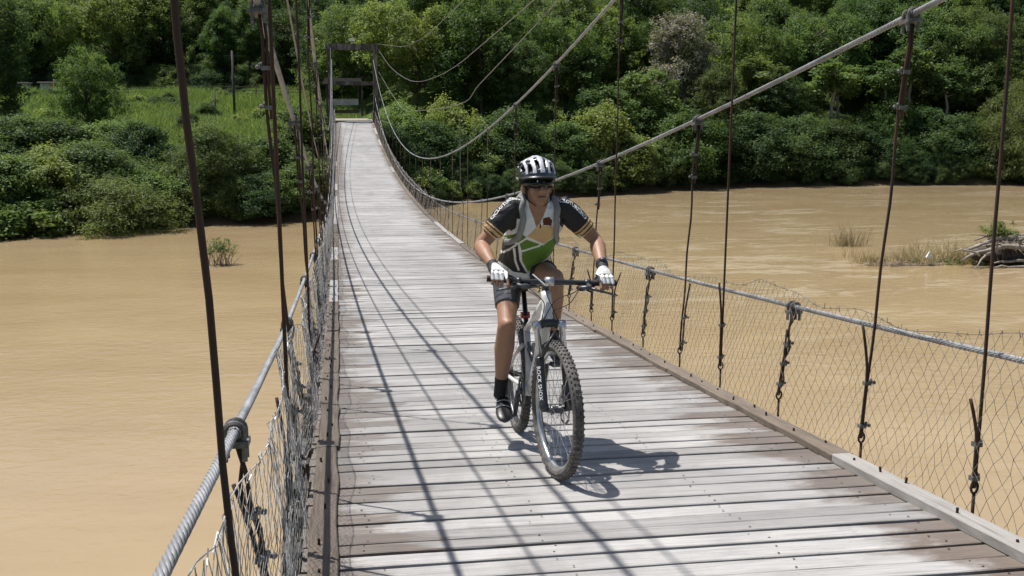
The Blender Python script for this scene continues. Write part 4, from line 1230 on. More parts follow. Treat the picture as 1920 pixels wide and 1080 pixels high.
SP = [((0.205, 0.0, 0.925), 0.135, 0.105), ((0.235, 0.0, 1.00), 0.142, 0.110), ((0.32, 0.005, 1.095), 0.126, 0.098), ((0.42, 0.012, 1.185), 0.136, 0.102),
      ((0.51, 0.022, 1.275), 0.148, 0.098), ((0.565, 0.024, 1.332), 0.138, 0.074), ((0.590, 0.018, 1.372), 0.080, 0.060)]
def torso(mb, grow=0.0, i0=0, i1=7, n=20):
    rings = []
    for i in range(i0, i1):
        c = Vector(SP[i][0]); d = (Vector(SP[min(i + 1, 6)][0]) - Vector(SP[max(i - 1, 0)][0])); d.y = 0; d.normalize()
        dep = Vector((d.z, 0, -d.x)); w, h = SP[i][1] + grow, SP[i][2] + grow
        rings.append([c + Vector((0, 1, 0)) * w * math.copysign(abs(math.cos(a)) ** 0.85, math.cos(a)) + dep * h * math.copysign(abs(math.sin(a)) ** 0.9, math.sin(a)) for a in [2 * math.pi * k / n for k in range(n)]])
    mb.loft(rings)
ARM = {-1: [Vector((0.575, -0.135, 1.325)), Vector((0.555, -0.290, 1.150)), Vector((0.800, -0.258, 1.050)), HR],
       1: [Vector((0.575, 0.185, 1.325)), Vector((0.555, 0.352, 1.162)), Vector((0.800, 0.322, 1.022)), HL]}
LEG = {-1: [Vector((0.215, -0.085, 0.975)), Vector((0.485, -0.140, 0.705)), Vector((0.295, -0.152, 0.296))],
       1: [Vector((0.215, 0.085, 0.985)), Vector((0.600, 0.108, 0.965)), Vector((0.450, 0.122, 0.592))]}
def line(a, b, ts): return [a.lerp(b, q) for q in ts]
def arm(mb, s, g=0.0):
    sh, el, wr, H_ = ARM[s]
    mb.tube(line(sh, el, (-0.05, 0.15, 0.4, 0.7, 1.0)), [0.053 + g, 0.054 + g, 0.049 + g, 0.041 + g, 0.036 + g], 14)
    mb.ball(sh, 0.051 + g, 14, 10); mb.ball(el, 0.035 + g, 12, 8)
    mb.tube(line(el, wr, (0, 0.2, 0.45, 0.75, 1.0)), [0.035 + g, 0.043 + g, 0.039 + g, 0.029 + g, 0.025 + g], 14)
def fingers(s, H_, ax):
    """centre lines of four fingers and a thumb closed round the grip; ax points outward along the bar"""
    out = []
    for k in range(4):        # k 0 is the index finger, on the inside, resting on the brake lever
        b = H_ + ax * (-0.036 + 0.0242 * k)
        ln = (0.98, 1.05, 1.0, 0.85)[k]
        P0 = b + Vector((-0.014, 0, 0.036)); P1 = b + Vector((0.022, 0, 0.030))
        if k == 0:
            out.append([P0, P1, b + Vector((0.052, 0, 0.004)), b + Vector((0.064, 0, -0.022)), b + Vector((0.060, 0, -0.042))])
        else:
            out.append([P0, P1, b + Vector((0.034, 0, -0.004)), b + Vector((0.018, 0, -0.029 * ln)), b + Vector((-0.008, 0, -0.028 * ln))])
    th = H_ - ax * 0.045
    out.append([th + Vector((-0.030, 0, 0.018)), th - ax * 0.012 + Vector((-0.020, 0, -0.006)), th - ax * 0.016 + Vector((0.000, 0, -0.026)), th - ax * 0.012 + Vector((0.022, 0, -0.026))])
    return out
def palm(mb, s, g=0.0):
    sh, el, wr, H_ = ARM[s]; ax = axr if s < 0 else axl
    k0 = H_ + Vector((-0.012, 0, 0.034)); rings = []
    for q, w, h in ((0.0, 0.027, 0.022), (0.35, 0.036, 0.021), (0.7, 0.042, 0.020), (1.0, 0.043, 0.015)):
        c = wr.lerp(k0, q); d = (k0 - wr).normalized(); u = d.cross(ax).normalized()
        rings.append([c + ax * (w + g) * math.cos(a) + u * (h + g) * math.sin(a) for a in [2 * math.pi * k / 14 for k in range(14)]])
    mb.loft(rings); mb.ball(wr, 0.027 + g, 12, 8)
body = MB()
torso(body)
for s in (-1, 1):
    arm(body, s); palm(body, s)
    for i, f in enumerate(fingers(s, ARM[s][3], axr if s < 0 else axl)):
        r0 = 0.0102 if i == 4 else (0.0098, 0.0100, 0.0096, 0.0085)[i]
        body.tube(f, [r0 * (1 - 0.05 * k) for k in range(len(f))], 8); body.ball(f[-1], r0 * 0.8, 8, 6)
        for q in f[1:-1]: body.ball(q, r0 * 0.98, 8, 6)
    hp, kn, an = LEG[s]
    body.tube(line(hp, kn, (-0.1, 0.1, 0.4, 0.75, 1.0)), [0.082, 0.082, 0.072, 0.056, 0.050], 16)
    body.ball(hp, 0.082, 14, 10); body.ball(kn, (0.050, 0.048, 0.053), 14, 10); body.ball(kn + Vector((0.03, 0, 0.008)), 0.03, 10, 8)
    back = Vector((-0.016, 0, -0.004))
    body.tube([kn, kn.lerp(an, 0.15) + back * 0.6, kn.lerp(an, 0.33) + back, kn.lerp(an, 0.6) + back * 0.5, kn.lerp(an, 0.85), an], [0.051, 0.052, 0.056, 0.044, 0.033, 0.033], 16)
HC0 = Vector((0.640, 0.006, 1.495))
body.tube([(0.560, 0.018, 1.315), (0.600, 0.012, 1.375), (0.640, 0.008, 1.440)], [0.066, 0.058, 0.056], 14)
HST = len(body.v)
body.ball(HC0, (0.098, 0.076, 0.103), 20, 14)
body.ball((0.672, 0.006, 1.428), (0.058, 0.059, 0.066), 16, 12)
body.ball((0.700, 0.006, 1.382), (0.026, 0.030, 0.023), 12, 8)
body.tube([(0.722, 0.006, 1.478), (0.737, 0.006, 1.452), (0.749, 0.006, 1.432), (0.735, 0.006, 1.421)], [0.008, 0.010, 0.0135, 0.010], 10)
for s in (-1, 1):
    body.ball((0.738, 0.006 + s * 0.011, 1.428), 0.008, 8, 6)
    body.ball((0.642, 0.006 + s * 0.076, 1.452), (0.022, 0.012, 0.033), 10, 8)
    body.ball((0.700, 0.006 + s * 0.036, 1.440), (0.026, 0.022, 0.022), 10, 8)
    body.tube([(0.715, 0.006 + s * 0.010, 1.487), (0.700, 0.006 + s * 0.048, 1.490)], 0.011, 8)
body.tube([(0.716, -0.018, 1.405), (0.726, 0.006, 1.408), (0.716, 0.030, 1.405)], 0.0075, 8)
body.tube([(0.714, -0.014, 1.394), (0.723, 0.006, 1.394), (0.714, 0.026, 1.394)], 0.0078, 8)
HROT = Matrix.Rotation(R(4), 3, 'Z') @ Matrix.Rotation(R(-3), 3, 'Y')
def turn(mb, i0=0):      # the head looks a little to the rider's left and down
    for i in range(i0, len(mb.v)): mb.v[i] = tuple(HROT @ (Vector(mb.v[i]) - HC0) + HC0)
    return mb
turn(body, HST)
put(vox(body, 'body', [M_SKIN], 0.0045, 3), 'body', man)
turn(MB().tube([(0.7265, -0.017, 1.3995), (0.7340, 0.006, 1.4005), (0.7265, 0.029, 1.3995)], 0.0026, 5)).build('mouth', C_BROWN, man)
hair = MB(); hair.ball(HC0 + Vector((-0.016, 0, -0.004)), (0.094, 0.081, 0.106), 20, 14)
turn(hair).build('hair', cloth('dark_hair', (0.03, 0.022, 0.016)), man, True)
# sunglasses
sg = MB(); rings = []
for i in range(17):
    an = R(-78 + 156 * i / 16); f = 1 - 0.35 * (abs(i - 8) / 8) ** 2
    if 7 <= i <= 9: f *= 0.62 if i == 8 else 0.85
    cx = HC0 + Vector((-0.012 + 0.122 * math.cos(an) ** 0.8, 0.085 * math.sin(an), 0))
    nrm = Vector((math.cos(an), math.sin(an), 0)); zc = 1.463 + 0.006 * math.sin(abs(an))
    rings.append([(cx.x - nrm.x * 0.0, cx.y, zc + 0.021 * f), (cx.x + nrm.x * 0.004, cx.y + nrm.y * 0.004, zc), (cx.x - nrm.x * 0.006, cx.y - nrm.y * 0.006, zc - 0.021 * f), (cx.x - nrm.x * 0.006, cx.y - nrm.y * 0.006, zc)])
sg.loft(rings); gl = turn(sg).build('sunglasses', simple('dark_lens', (0.012, 0.012, 0.012), 0.12, var=0.1), man, True)

# jersey
jer = MB(); torso(jer, 0.011, 1, 7)
CUFF = {}
for s in (-1, 1):
    sh, el, wr, H_ = ARM[s]; q1 = 0.66
    jer.tube([Vector((0.56, 0.02 + s * 0.07, 1.335)), sh.lerp(el, -0.12), sh.lerp(el, 0.12), sh.lerp(el, 0.4), sh.lerp(el, q1)], [0.062, 0.064, 0.064, 0.060, 0.056], 18)
    CUFF[s] = (sh, el, q1)
jer.tube([(0.575, 0.016, 1.345), (0.607, 0.012, 1.388), (0.614, 0.011, 1.402)], [0.082, 0.068, 0.066], 18)
jm = vox(jer, 'jersey', [C_GREY, C_BLACK, C_WHITE, C_GREEN, C_CREAM, C_BROWN, M_SKIN], 0.0045, 3)
from mathutils import noise as mnoise
nor = [v.normal.copy() for v in jm.vertices]
for v, nv in zip(jm.vertices, nor):      # soft folds, strongest round the waist and the sleeves
    p = v.co; a1 = mnoise.noise(Vector((p.x * 9 + p.z * 6, p.y * 16, p.z * 26 - p.x * 14)))
    a2 = mnoise.noise(Vector((p.x * 30, p.y * 22 + p.z * 14, p.z * 30)))
    w = 1.0 if p.z < 1.16 else 0.7
    v.co = p + nv * (0.0055 * w * (1 - abs(a1) * 2.2) * 0.8 + 0.002 * a2 - 0.001)
def inside(p, poly):
    x, y = p; r = False; j = len(poly) - 1
    for i in range(len(poly)):
        xi, yi = poly[i]; xj, yj = poly[j]
        if (yi > y) != (yj > y) and x < (xj - xi) * (y - yi) / (yj - yi) + xi: r = not r
        j = i
    return r
PAT = [(6, [(-0.051, 1.42), (0.073, 1.42), (0.062, 1.36), (0.024, 1.263), (0.006, 1.243), (-0.036, 1.35)]),
       (5, [(0.037, 1.292), (0.073, 1.297), (0.093, 1.276), (0.09, 1.25), (0.042, 1.254)]),
       (4, [(-0.039, 1.192), (0.015, 1.255), (0.093, 1.247), (0.131, 1.22), (0.122, 1.194), (0.059, 1.149), (-0.006, 1.179)]),
       (3, [(-0.145, 1.194), (-0.074, 1.216), (-0.039, 1.186), (-0.078, 1.155), (-0.113, 1.164)]),
       (3, [(-0.075, 1.155), (-0.036, 1.18), (0.047, 1.152), (0.014, 1.135), (-0.058, 1.111)]),
       (3, [(-0.058, 1.108), (0.026, 1.135), (0.065, 1.149), (0.131, 1.194), (0.16, 1.20), (0.16, 1.109), (0.12, 1.075), (0.039, 1.02), (-0.006, 0.975), (-0.047, 1.055)]),
       (1, [(-0.145, 1.183), (-0.078, 1.152), (-0.07, 1.111), (-0.053, 1.055), (-0.003, 0.975), (-0.08, 0.99), (-0.153, 1.052), (-0.155, 1.113)]),
       (2, [(-0.26, 1.04), (-0.20, 1.20), (-0.145, 1.19), (-0.153, 1.087), (-0.074, 1.018), (-0.10, 0.97), (-0.26, 0.97)])]
LIN = [[(-0.139, 1.182), (-0.078, 1.152)], [(-0.078, 1.152), (-0.039, 1.183)], [(-0.039, 1.183), (0.059, 1.146)], [(-0.058, 1.108), (0.041, 1.14)],
       [(-0.075, 1.152), (-0.058, 1.108)], [(-0.058, 1.108), (-0.047, 1.055)], [(-0.047, 1.055), (-0.003, 0.99)], [(-0.153, 1.081), (-0.087, 1.146)], [(-0.093, 1.123), (-0.076, 1.056)], [(-0.076, 1.056), (-0.05, 1.0)]]
def seg_d(p, a, b):
    ax, ay = a; bx, by = b; dx, dy = bx - ax, by - ay
    q = max(0, min(1, ((p[0] - ax) * dx + (p[1] - ay) * dy) / (dx * dx + dy * dy)))
    return math.hypot(p[0] - ax - q * dx, p[1] - ay - q * dy)
rj = random.Random(3)
mi = []
for pl in jm.polygons:
    c = pl.center; m = 0
    s = 1 if c.y > 0.02 else -1
    sh, el, q1 = CUFF[s]; d = el - sh; q = (c - sh).dot(d) / d.length_squared
    lat = abs(c.y - 0.02)
    if q > -0.15 and lat > 0.118 and (c - sh.lerp(el, max(0, min(1, q)))).length < 0.082 and c.z > 1.19:
        m = 1
        if q > 0.46: m = 4 if (int((q - 0.46) / 0.034) % 3 != 1) else 5
    elif c.z > 1.29 and lat > 0.075: m = 1 if lat > 0.09 else 0
    else:
        dref = Vector((0.74, 0, -0.67))
        front = pl.normal.dot(dref) > -0.25
        yz = (c.y, c.z)
        if not front: m = 1
        else:
            for k, poly in PAT:
                if inside(yz, poly): m = k; break
            if m in (0, 1, 3, 4) and c.z < 1.2 and any(seg_d(yz, *l) < 0.0052 for l in LIN): m = 2
            if m == 2 and c.y < -0.10 and rj.random() < 0.14: m = 1
    mi.append(m)
jm.polygons.foreach_set('material_index', mi)
jersey = put(jm, 'jersey', man)
bvh = BVHTree.FromPolygons([v.co.copy() for v in jm.vertices], [tuple(p.vertices) for p in jm.polygons])
MB().tube([(0.668, 0.016, 1.262), (0.676, 0.015, 1.240)], 0.004, 6).build('zip_pull', C_BROWN, man)
for s in (-1, 1):      # the word along each shoulder and sleeve
    me = text_mesh('CICLOTURISMO', 0.036, 0.0009)
    bm = bmesh.new(); bm.from_mesh(me); bmesh.ops.triangulate(bm, faces=bm.faces)
    bmesh.ops.subdivide_edges(bm, edges=[e for e in bm.edges if e.calc_length() > 0.010], cuts=1, use_grid_fill=False)
    bm.to_mesh(me); bm.free()
    sh, el, q1 = CUFF[s]
    xs_ = [v.co.x for v in me.vertices]; half = max(abs(min(xs_)), max(xs_))
    p0 = Vector((0.575, 0.018 + s * 0.070, 1.36)); p1 = sh.lerp(el, -0.05); p2 = sh.lerp(el, 0.44)
    for v in me.vertices:
        u = (v.co.x / half) * (1 if s > 0 else -1); w = v.co.y
        q = (u + 1) / 2 if s > 0 else 1 - (u * -1 + 1) / 2
        q = (v.co.x / half + 1) / 2
        if s < 0: q = 1 - q
        p = p0.lerp(p1, q * 2) if q < 0.5 else p1.lerp(p2, q * 2 - 1)
        d = (p2 - p0).normalized()
        out = Vector((0.52, s * 0.38, 0.80)) if s < 0 else Vector((0.80, 0.25, 0.62)); out = (out - d * out.dot(d)).normalized()
        upv = out.cross(d).normalized()
        if upv.x > 0: upv = -upv
        st = p + upv * w * 1.0 + out * 0.20
        hit, nn, idx, dist = bvh.ray_cast(st, -out, 0.4)
        v.co = (hit + nn * 0.0022) if hit is not None else p
    me.materials.append(C_WHITE)
    put(me, 'lettering', man)
# shorts
sho = MB(); torso(sho, 0.006, 0, 3)
for s in (-1, 1):
    hp, kn, an = LEG[s]; q1 = 0.66 if s < 0 else 0.50
    sho.tube([hp.lerp(kn, -0.1), hp.lerp(kn, 0.1), hp.lerp(kn, 0.4), hp.lerp(kn, q1)], [0.087, 0.088, 0.079, 0.068 if s < 0 else 0.075], 18); sho.ball(hp, 0.088, 14, 10)
sm = vox(sho, 'shorts', [C_SHORT, C_SHORTG], 0.0055, 3)
hp, kn, an = LEG[-1]; dd = kn - hp
sm.polygons.foreach_set('material_index', [1 if (p.center.y < -0.10 and (p.center - hp).dot(dd) / dd.length_squared > 0.12 and not 0.545 < (p.center - hp).dot(dd) / dd.length_squared < 0.57) else 0 for p in sm.polygons])
put(sm, 'shorts', man)
# gloves and watch
for s in (-1, 1):
    g = MB(); palm(g, s, 0.0035); ax = axr if s < 0 else axl
    for i, f in enumerate(fingers(s, ARM[s][3], ax)):
        r0 = 0.0125 if i == 4 else (0.0112, 0.0115, 0.0112, 0.0104)[i]
        f = f[:3] if i < 4 else f[:2]
        g.tube(f, [r0] * len(f), 8); [g.ball(q, r0, 8, 6) for q in f[:-1]]
    wr = ARM[s][2]; el = ARM[s][1]
    g.tube([wr.lerp(el, 0.12), wr], [0.031, 0.031], 14)
    gm = vox(g, 'glove', [C_GLOVE, C_BLACK, C_GLOVEG], 0.0024, 2)
    H_ = ARM[s][3]
    kk = (wr - el).normalized()
    idx = []
    for p in gm.polygons:
        rel = p.center - H_
        if (p.center - wr).dot(kk) < 0.008 or abs(rel.dot(ax) + 0.0) > 0.042: idx.append(1)
        elif p.normal.z > 0.25: idx.append(0)
        elif p.normal.x > -0.1: idx.append(2 if rel.z < 0.012 else 0)
        else: idx.append(1)
    gm.polygons.foreach_set('material_index', idx)
    put(gm, 'glove', man)
wr = ARM[1][2]; el = ARM[1][1]
wt = MB(); wt.tube([wr.lerp(el, 0.13), wr.lerp(el, 0.22)], 0.0335, 16)
wt.ball(wr.lerp(el, 0.175) + Vector((0.018, 0, 0.026)), (0.02, 0.02, 0.012), 10, 6)
wt.build('watch', simple('watch_resin', (0.05, 0.052, 0.06), 0.35), man, True)
# socks and shoes
for s in (-1, 1):
    hp, kn, an = LEG[s]
    MB().tube(line(kn, an, (0.76, 0.775, 0.86, 1.0, 1.05)), [0.0375, 0.039, 0.037, 0.0365, 0.037], 16).build('sock', C_SOCK, man, True)
    ped = PR_ if s < 0 else PL_
    fw = Vector((0.94, s * 0.10, -0.28 if s < 0 else -0.10)).normalized(); sd2 = Vector((0, 1, 0)) - fw * fw.y; sd2.normalize(); upv = fw.cross(sd2)
    ball_ = Vector((ped.x, ped.y + s * 0.045, ped.z + 0.012)); st = MB(); rings = []
    for q, w, h, z in ((-0.165, 0.020, 0.020, 0.03), (-0.155, 0.031, 0.052, 0.036), (-0.12, 0.036, 0.062, 0.040), (-0.07, 0.036, 0.056, 0.040), (-0.02, 0.043, 0.042, 0.032), (0.03, 0.047, 0.033, 0.025), (0.07, 0.043, 0.026, 0.021), (0.095, 0.032, 0.019, 0.017), (0.108, 0.014, 0.010, 0.014)):
        c = ball_ + fw * q + upv * z
        rings.append([c + sd2 * w * math.cos(a) + upv * (h * 0.62 if math.sin(a) > 0 else min(h, z)) * math.sin(a) for a in [2 * math.pi * k / 16 for k in range(16)]])
    st.loft(rings); sho_ = st.build('shoe', C_SHOE, man, True)
    vs = MB()
    for q, hh in ((-0.075, 0.077), (-0.04, 0.066), (0.0, 0.052)):
        vs.tube([ball_ + fw * q + sd2 * 0.045 * k + upv * (hh * (1 - 0.32 * k * k) + 0.004) for k in (-1, -0.7, -0.35, 0, 0.35, 0.7, 1)], 0.010, 6, flat=0.3)
    vs.build('shoe_strap', simple('silver_strap', (0.35, 0.35, 0.35), 0.35), sho_)
# small backpack with shoulder straps
bp = MB(); bp.ball((0.395, 0.01, 1.345), (0.15, 0.10, 0.055), 16, 10, rot=Matrix.Rotation(R(-42), 3, 'Y'))
pack = put(vox(bp, 'backpack', [C_STRAP], 0.008, 2), 'backpack', man)
for s in (-1, 1):
    y0 = 0.02
    pts = []
    for p in ((0.52, s * 0.085, 1.42), (0.575, s * 0.088, 1.425), (0.615, s * 0.088, 1.40), (0.65, s * 0.094, 1.34), (0.66, s * 0.100, 1.28), (0.64, s * 0.112, 1.22), (0.59, s * 0.130, 1.17), (0.52, s * 0.160, 1.145), (0.45, s * 0.185, 1.16)):
        v = Vector((p[0], p[1] + y0, p[2])); loc_, nn, ii, dist = bvh.find_nearest(v)
        pts.append(loc_ + nn * 0.006)
    S = []
    for i in range(len(pts) - 1):
        for k in range(4): S.append(pts[i].lerp(pts[i + 1], k / 4))
    S.append(pts[-1])
    sb = MB(); rings = []
    for i, p in enumerate(S):
        tg = (S[min(i + 1, len(S) - 1)] - S[max(0, i - 1)]).normalized(); l2, nn, ii, dist = bvh.find_nearest(p)
        w = tg.cross(nn).normalized(); nn = w.cross(tg)
        rings.append([p - w * 0.017, p - w * 0.014 + nn * 0.006, p + w * 0.014 + nn * 0.006, p + w * 0.017, p + w * 0.013 - nn * 0.006, p - w * 0.013 - nn * 0.006])
    sb.loft(rings); sb.build('shoulder_strap', C_STRAP, pack, True)
# helmet: a vented shell over a black form that puts shade into the vents
HH = Vector((0.630, 0.006, 1.505)); rx, ry, rz_ = 0.136, 0.107, 0.118
M_HELM = paint('black_helmet', (0.022, 0.022, 0.024), 0.2, 0.8); M_HELMW = paint('silver_helmet', (0.58, 0.58, 0.60), 0.25, 0.6, 0.1)
NA, NB_ = 72, 48
vs = []; fs = []
def hpt(a, b, k=1.0):
    rib = 1 + 0.022 * math.cos(b * 7.5) * math.cos(b)
    return HH + Vector((rx * k * rib * math.cos(a) * math.cos(b) - 0.02 * (1 - abs(math.sin(b))) * (math.cos(a) < 0) * abs(math.cos(a)), ry * k * rib * math.sin(b), rz_ * k * rib * math.sin(a) * math.cos(b) ** 0.9 - 0.012 * math.cos(a) * (math.cos(a) < 0)))
for i in range(NA + 1):
    a = R(-4 + 192 * i / NA)
    for j in range(NB_ + 1):
        b = R(-83 + 166 * j / NB_); vs.append(hpt(a, b))
VENT = []
for b0 in (-12, 12): VENT += [(36, b0, 15, 4.6), (80, b0 * 0.9, 9, 4.8), (118, b0, 15, 5), (152, b0, 10, 4.5)]
for b0 in (-34, 34): VENT += [(28, b0, 15, 4.8), (66, b0, 13, 5.0), (104, b0, 13, 5.4), (142, b0, 13, 5)]
for b0 in (-56, 56): VENT += [(40, b0, 20, 5), (92, b0, 20, 5.5), (140, b0, 16, 5)]
def vent(a, b):
    for va, vb, ha, hb_ in VENT:
        if ((a - va) / ha) ** 4 + ((b - vb - 0.12 * (a - va) * (1 if vb > 0 else -1)) / hb_) ** 4 < 1: return True
    return False
hmi = []
for i in range(NA):
    for j in range(NB_):
        if not vent(-4 + 192 * (i + 0.5) / NA, -83 + 166 * (j + 0.5) / NB_):
            k = i * (NB_ + 1) + j; fs.append((k, k + 1, k + NB_ + 2, k + NB_ + 1))
            bb_ = abs(-83 + 166 * (j + 0.5) / NB_); aa_ = -4 + 192 * (i + 0.5) / NA
            hmi.append(1 if (bb_ < 5.5 or 18 < bb_ < 28 or 40 < bb_ < 50) and 8 < aa_ < 150 or (66 < aa_ < 92 and bb_ < 42) else 0)
hm = MB(); hm.add(vs, fs); hm.m = hmi; helm = turn(hm).build('helmet', [M_HELM, M_HELMW], man, True)
md = helm.modifiers.new('thickness', 'SOLIDIFY'); md.thickness = 0.016; md.offset = -1
md = helm.modifiers.new('soft', 'SMOOTH'); md.factor = 0.4; md.iterations = 2
ln = MB(); ln.ball(HH + Vector((-0.004, 0, 0.0)), (rx * 0.86, ry * 0.86, rz_ * 0.86), 24, 16); lo = turn(ln).build('vent_shade_liner', C_SOCK, helm, True)
vz = MB(); rings = []
for i in range(13):
    an = R(-62 + 124 * i / 12); q = HH + Vector((0.118 * math.cos(an) + 0.002, 0.099 * math.sin(an), 0))
    o_ = Vector((math.cos(an), math.sin(an) * 0.8, 0)); ex = 0.030 * math.cos(an) + 0.006
    rings.append([q + Vector((0, 0, 0.012)), q + o_ * ex + Vector((0, 0, -0.006)), q + o_ * ex + Vector((0, 0, -0.011)), q + Vector((0, 0, -0.004))])
vz.loft(rings); turn(vz).build('visor', M_BLACKP, helm, True)
for s in (-1, 1):
    y = 0.006 + s * 0.082
    turn(MB().tube([(0.672, y, 1.497), (0.678, 0.006 + s * 0.073, 1.432), (0.685, 0.006 + s * 0.058, 1.382), (0.690, 0.006 + s * 0.02, 1.352)], 0.0055, 5, flat=0.4)).build('chin_strap', C_SOCK, helm)
    turn(MB().tube([(0.600, y, 1.497), (0.645, 0.006 + s * 0.080, 1.425), (0.685, 0.006 + s * 0.058, 1.382)], 0.0055, 5, flat=0.4)).build('chin_strap', C_SOCK, helm)
# ------------------------------------------------------------------ things on the water
def stalks(mb_rng, n, cx, cy, sx, sy, h, w, z0, lean=0.3):
    a = np.stack([cx + mb_rng.normal(size=n) * sx, cy + mb_rng.normal(size=n) * sy, np.full(n, z0)], 1)
    d = mb_rng.normal(size=(n, 3)) * lean + np.array([0, 0, 1]); d /= np.linalg.norm(d, axis=1, keepdims=True)
    s = np.cross(d, mb_rng.normal(size=(n, 3))); s /= np.linalg.norm(s, axis=1, keepdims=True)
    L = h * (0.4 + 0.8 * mb_rng.random((n, 1))); k = mb_rng.normal(size=(n, 3)) * 0.12
    m = a + d * L * 0.55; e = a + d * L + k * L
    V = np.concatenate([np.stack([a - s * w, a + s * w, m + s * w, m - s * w], 1), np.stack([m - s * w, m + s * w, e + s * w * 0.4, e - s * w * 0.4], 1)]).reshape(-1, 3)
    return V, np.repeat(np.concatenate([mb_rng.random(n)] * 2), 4)
def clump_obj(name, parts, parent=None):
    V = np.concatenate([p[0] for p in parts]); t_ = np.concatenate([p[1] for p in parts])
    return V, t_
rg = np.random.default_rng(5)
M_TWIG = simple('grey_twigs', (0.17, 0.135, 0.10), 0.9, var=0.4, scale=5)
M_DRIFT = simple('bleached_driftwood', (0.26, 0.225, 0.185), 0.9, var=0.45, scale=4, bump=0.4)
M_DRIFTD = simple('shade_dark_wood', (0.055, 0.043, 0.034), 0.85, var=0.5, scale=4, bump=0.4)  # near-black tone puts the shade of the heap's hollow into the wood
p = at(410, 496, 49.2)
root = empty('drowned_bush', (p.x, 49.2, WATER)); tag(root, 'small half-drowned bush standing in the brown water at left', 'bush')
mb = MB(); rr = random.Random(4)
for k in range(46):
    a = rr.uniform(0, 6.28); r1 = rr.uniform(0.1, 0.75); hh = rr.uniform(0.3, 1.25)
    b0 = Vector((rr.gauss(0, 0.3), rr.gauss(0, 0.15), -0.3)); e = b0 + Vector((math.cos(a) * r1, math.sin(a) * r1, hh + 0.3))
    mb.tube([b0, b0.lerp(e, 0.5) + Vector((0, 0, 0.1)), e], [0.016, 0.012, 0.004], 4)
mb.build('twigs', M_TWIG, root)
C_ = rg.normal(size=(60, 3)) * np.array([0.34, 0.25, 0.22]) + np.array([0.12, 0, 0.85])
V, tt = leaves(rg, C_, np.tile([0, 0, 1.0], (60, 1)), 12, 0.09, 0.16, 0.035, rg.random(60), wild=1.4)
put(fast_mesh('leaves', V, quads(len(V)), LM['light'], tt), 'leaves', root)
p = at(1585, 458, 50.6)
root = tag(empty('dry_grass_tuft', (p.x, 50.6, WATER)), 'lone tuft of dry straw-coloured stalks rising from the river', 'grass tuft')
V, tt = stalks(rg, 170, 0.1, 0, 0.50, 0.22, 1.15, 0.008, -0.05, 0.28)
put(fast_mesh('stalks', V, quads(len(V)), LM['dry'], tt), 'stalks', root)
mb = MB()
for k in range(30):
    b0 = Vector((rr.gauss(0.1, 0.42), rr.gauss(0, 0.2), -0.1)); e = b0 + Vector((rr.gauss(0, 0.3), rr.gauss(0, 0.2), rr.uniform(0.3, 1.1)))
    mb.tube([b0, e], [0.014, 0.004], 4)
mb.build('twigs', M_TWIG, root)
# grassy shoal
P0 = at(1640, 497, 44.2); P1 = at(1835, 500, 43.2)
root = tag(empty('grass_shoal', ((P0.x + P1.x) / 2, 44.3, WATER)), 'low shoal of dry yellow grass in the river beside the driftwood heap', 'grass shoal')
hx = (P1.x - P0.x) / 2 + 0.5
Vs = []; Ts = []
for k in range(55):
    u = rg.uniform(-1, 1); V, tt = stalks(rg, 30, u * hx, rg.normal() * 0.55 + 0.3, 0.28, 0.25, 0.30 + 0.75 * (0.5 + 0.5 * u) * rg.random() + 0.2, 0.008, -0.05, 0.3)
    Vs.append(V); Ts.append(tt)
V = np.concatenate(Vs); put(fast_mesh('stalks', V, quads(len(V)), LM['dry'], np.concatenate(Ts)), 'stalks', root)
mb = MB()
for k in range(120):
    u = rr.uniform(-1, 1); b0 = Vector((u * hx, rr.gauss(-0.3, 0.3), rr.uniform(-0.05, 0.15))); e = b0 + Vector((rr.gauss(0, 0.45), rr.gauss(0, 0.2), rr.uniform(-0.05, 0.3)))
    mb.tube([b0, e], [0.016, 0.006], 4)
mb.build('twigs', M_TWIG, root)
C_ = np.stack([rg.normal(size=40) * 0.8 + hx * 0.55, rg.normal(size=40) * 0.25 - 0.4, rg.random(40) * 0.2], 1)
V, tt = leaves(rg, C_, np.tile([0, 0, 1.0], (40, 1)), 12, 0.1, 0.2, 0.03, rg.random(40), wild=1.2)
put(fast_mesh('green_blades', V, quads(len(V)), LM['light'], tt), 'green_blades', root)
bed = MB(); rings = []
for k in range(13):
    u = -1 + 2 * k / 12; w = 0.75 * math.sqrt(max(0.02, 1 - u * u))
    rings.append([(u * hx, w * math.cos(a), 0.10 * math.sin(a) * (1 if math.sin(a) > 0 else 6)) for a in [2 * math.pi * q / 10 for q in range(10)]])
bed.loft(rings); bed.build('silt_bed', simple('wet_silt', (0.16, 0.115, 0.07), 0.7, var=0.3, scale=4), root, True)
mb = MB(); q0 = at(1742, 476, 43.6)
mb.box((0, 0, 0.16), (0.20, 0.12, 0.30), taper=0.35, rot=Matrix.Rotation(0.3, 3, 'Y')); mb.box((0.09, 0.02, 0.06), (0.18, 0.1, 0.12), taper=0.6)
o = mb.build('litter_scrap', simple('white_plastic', (0.7, 0.69, 0.66), 0.5), loc=(q0.x, 43.6, WATER + 0.35)); tag(o, 'small white scrap of litter caught in the dry grass', 'litter')
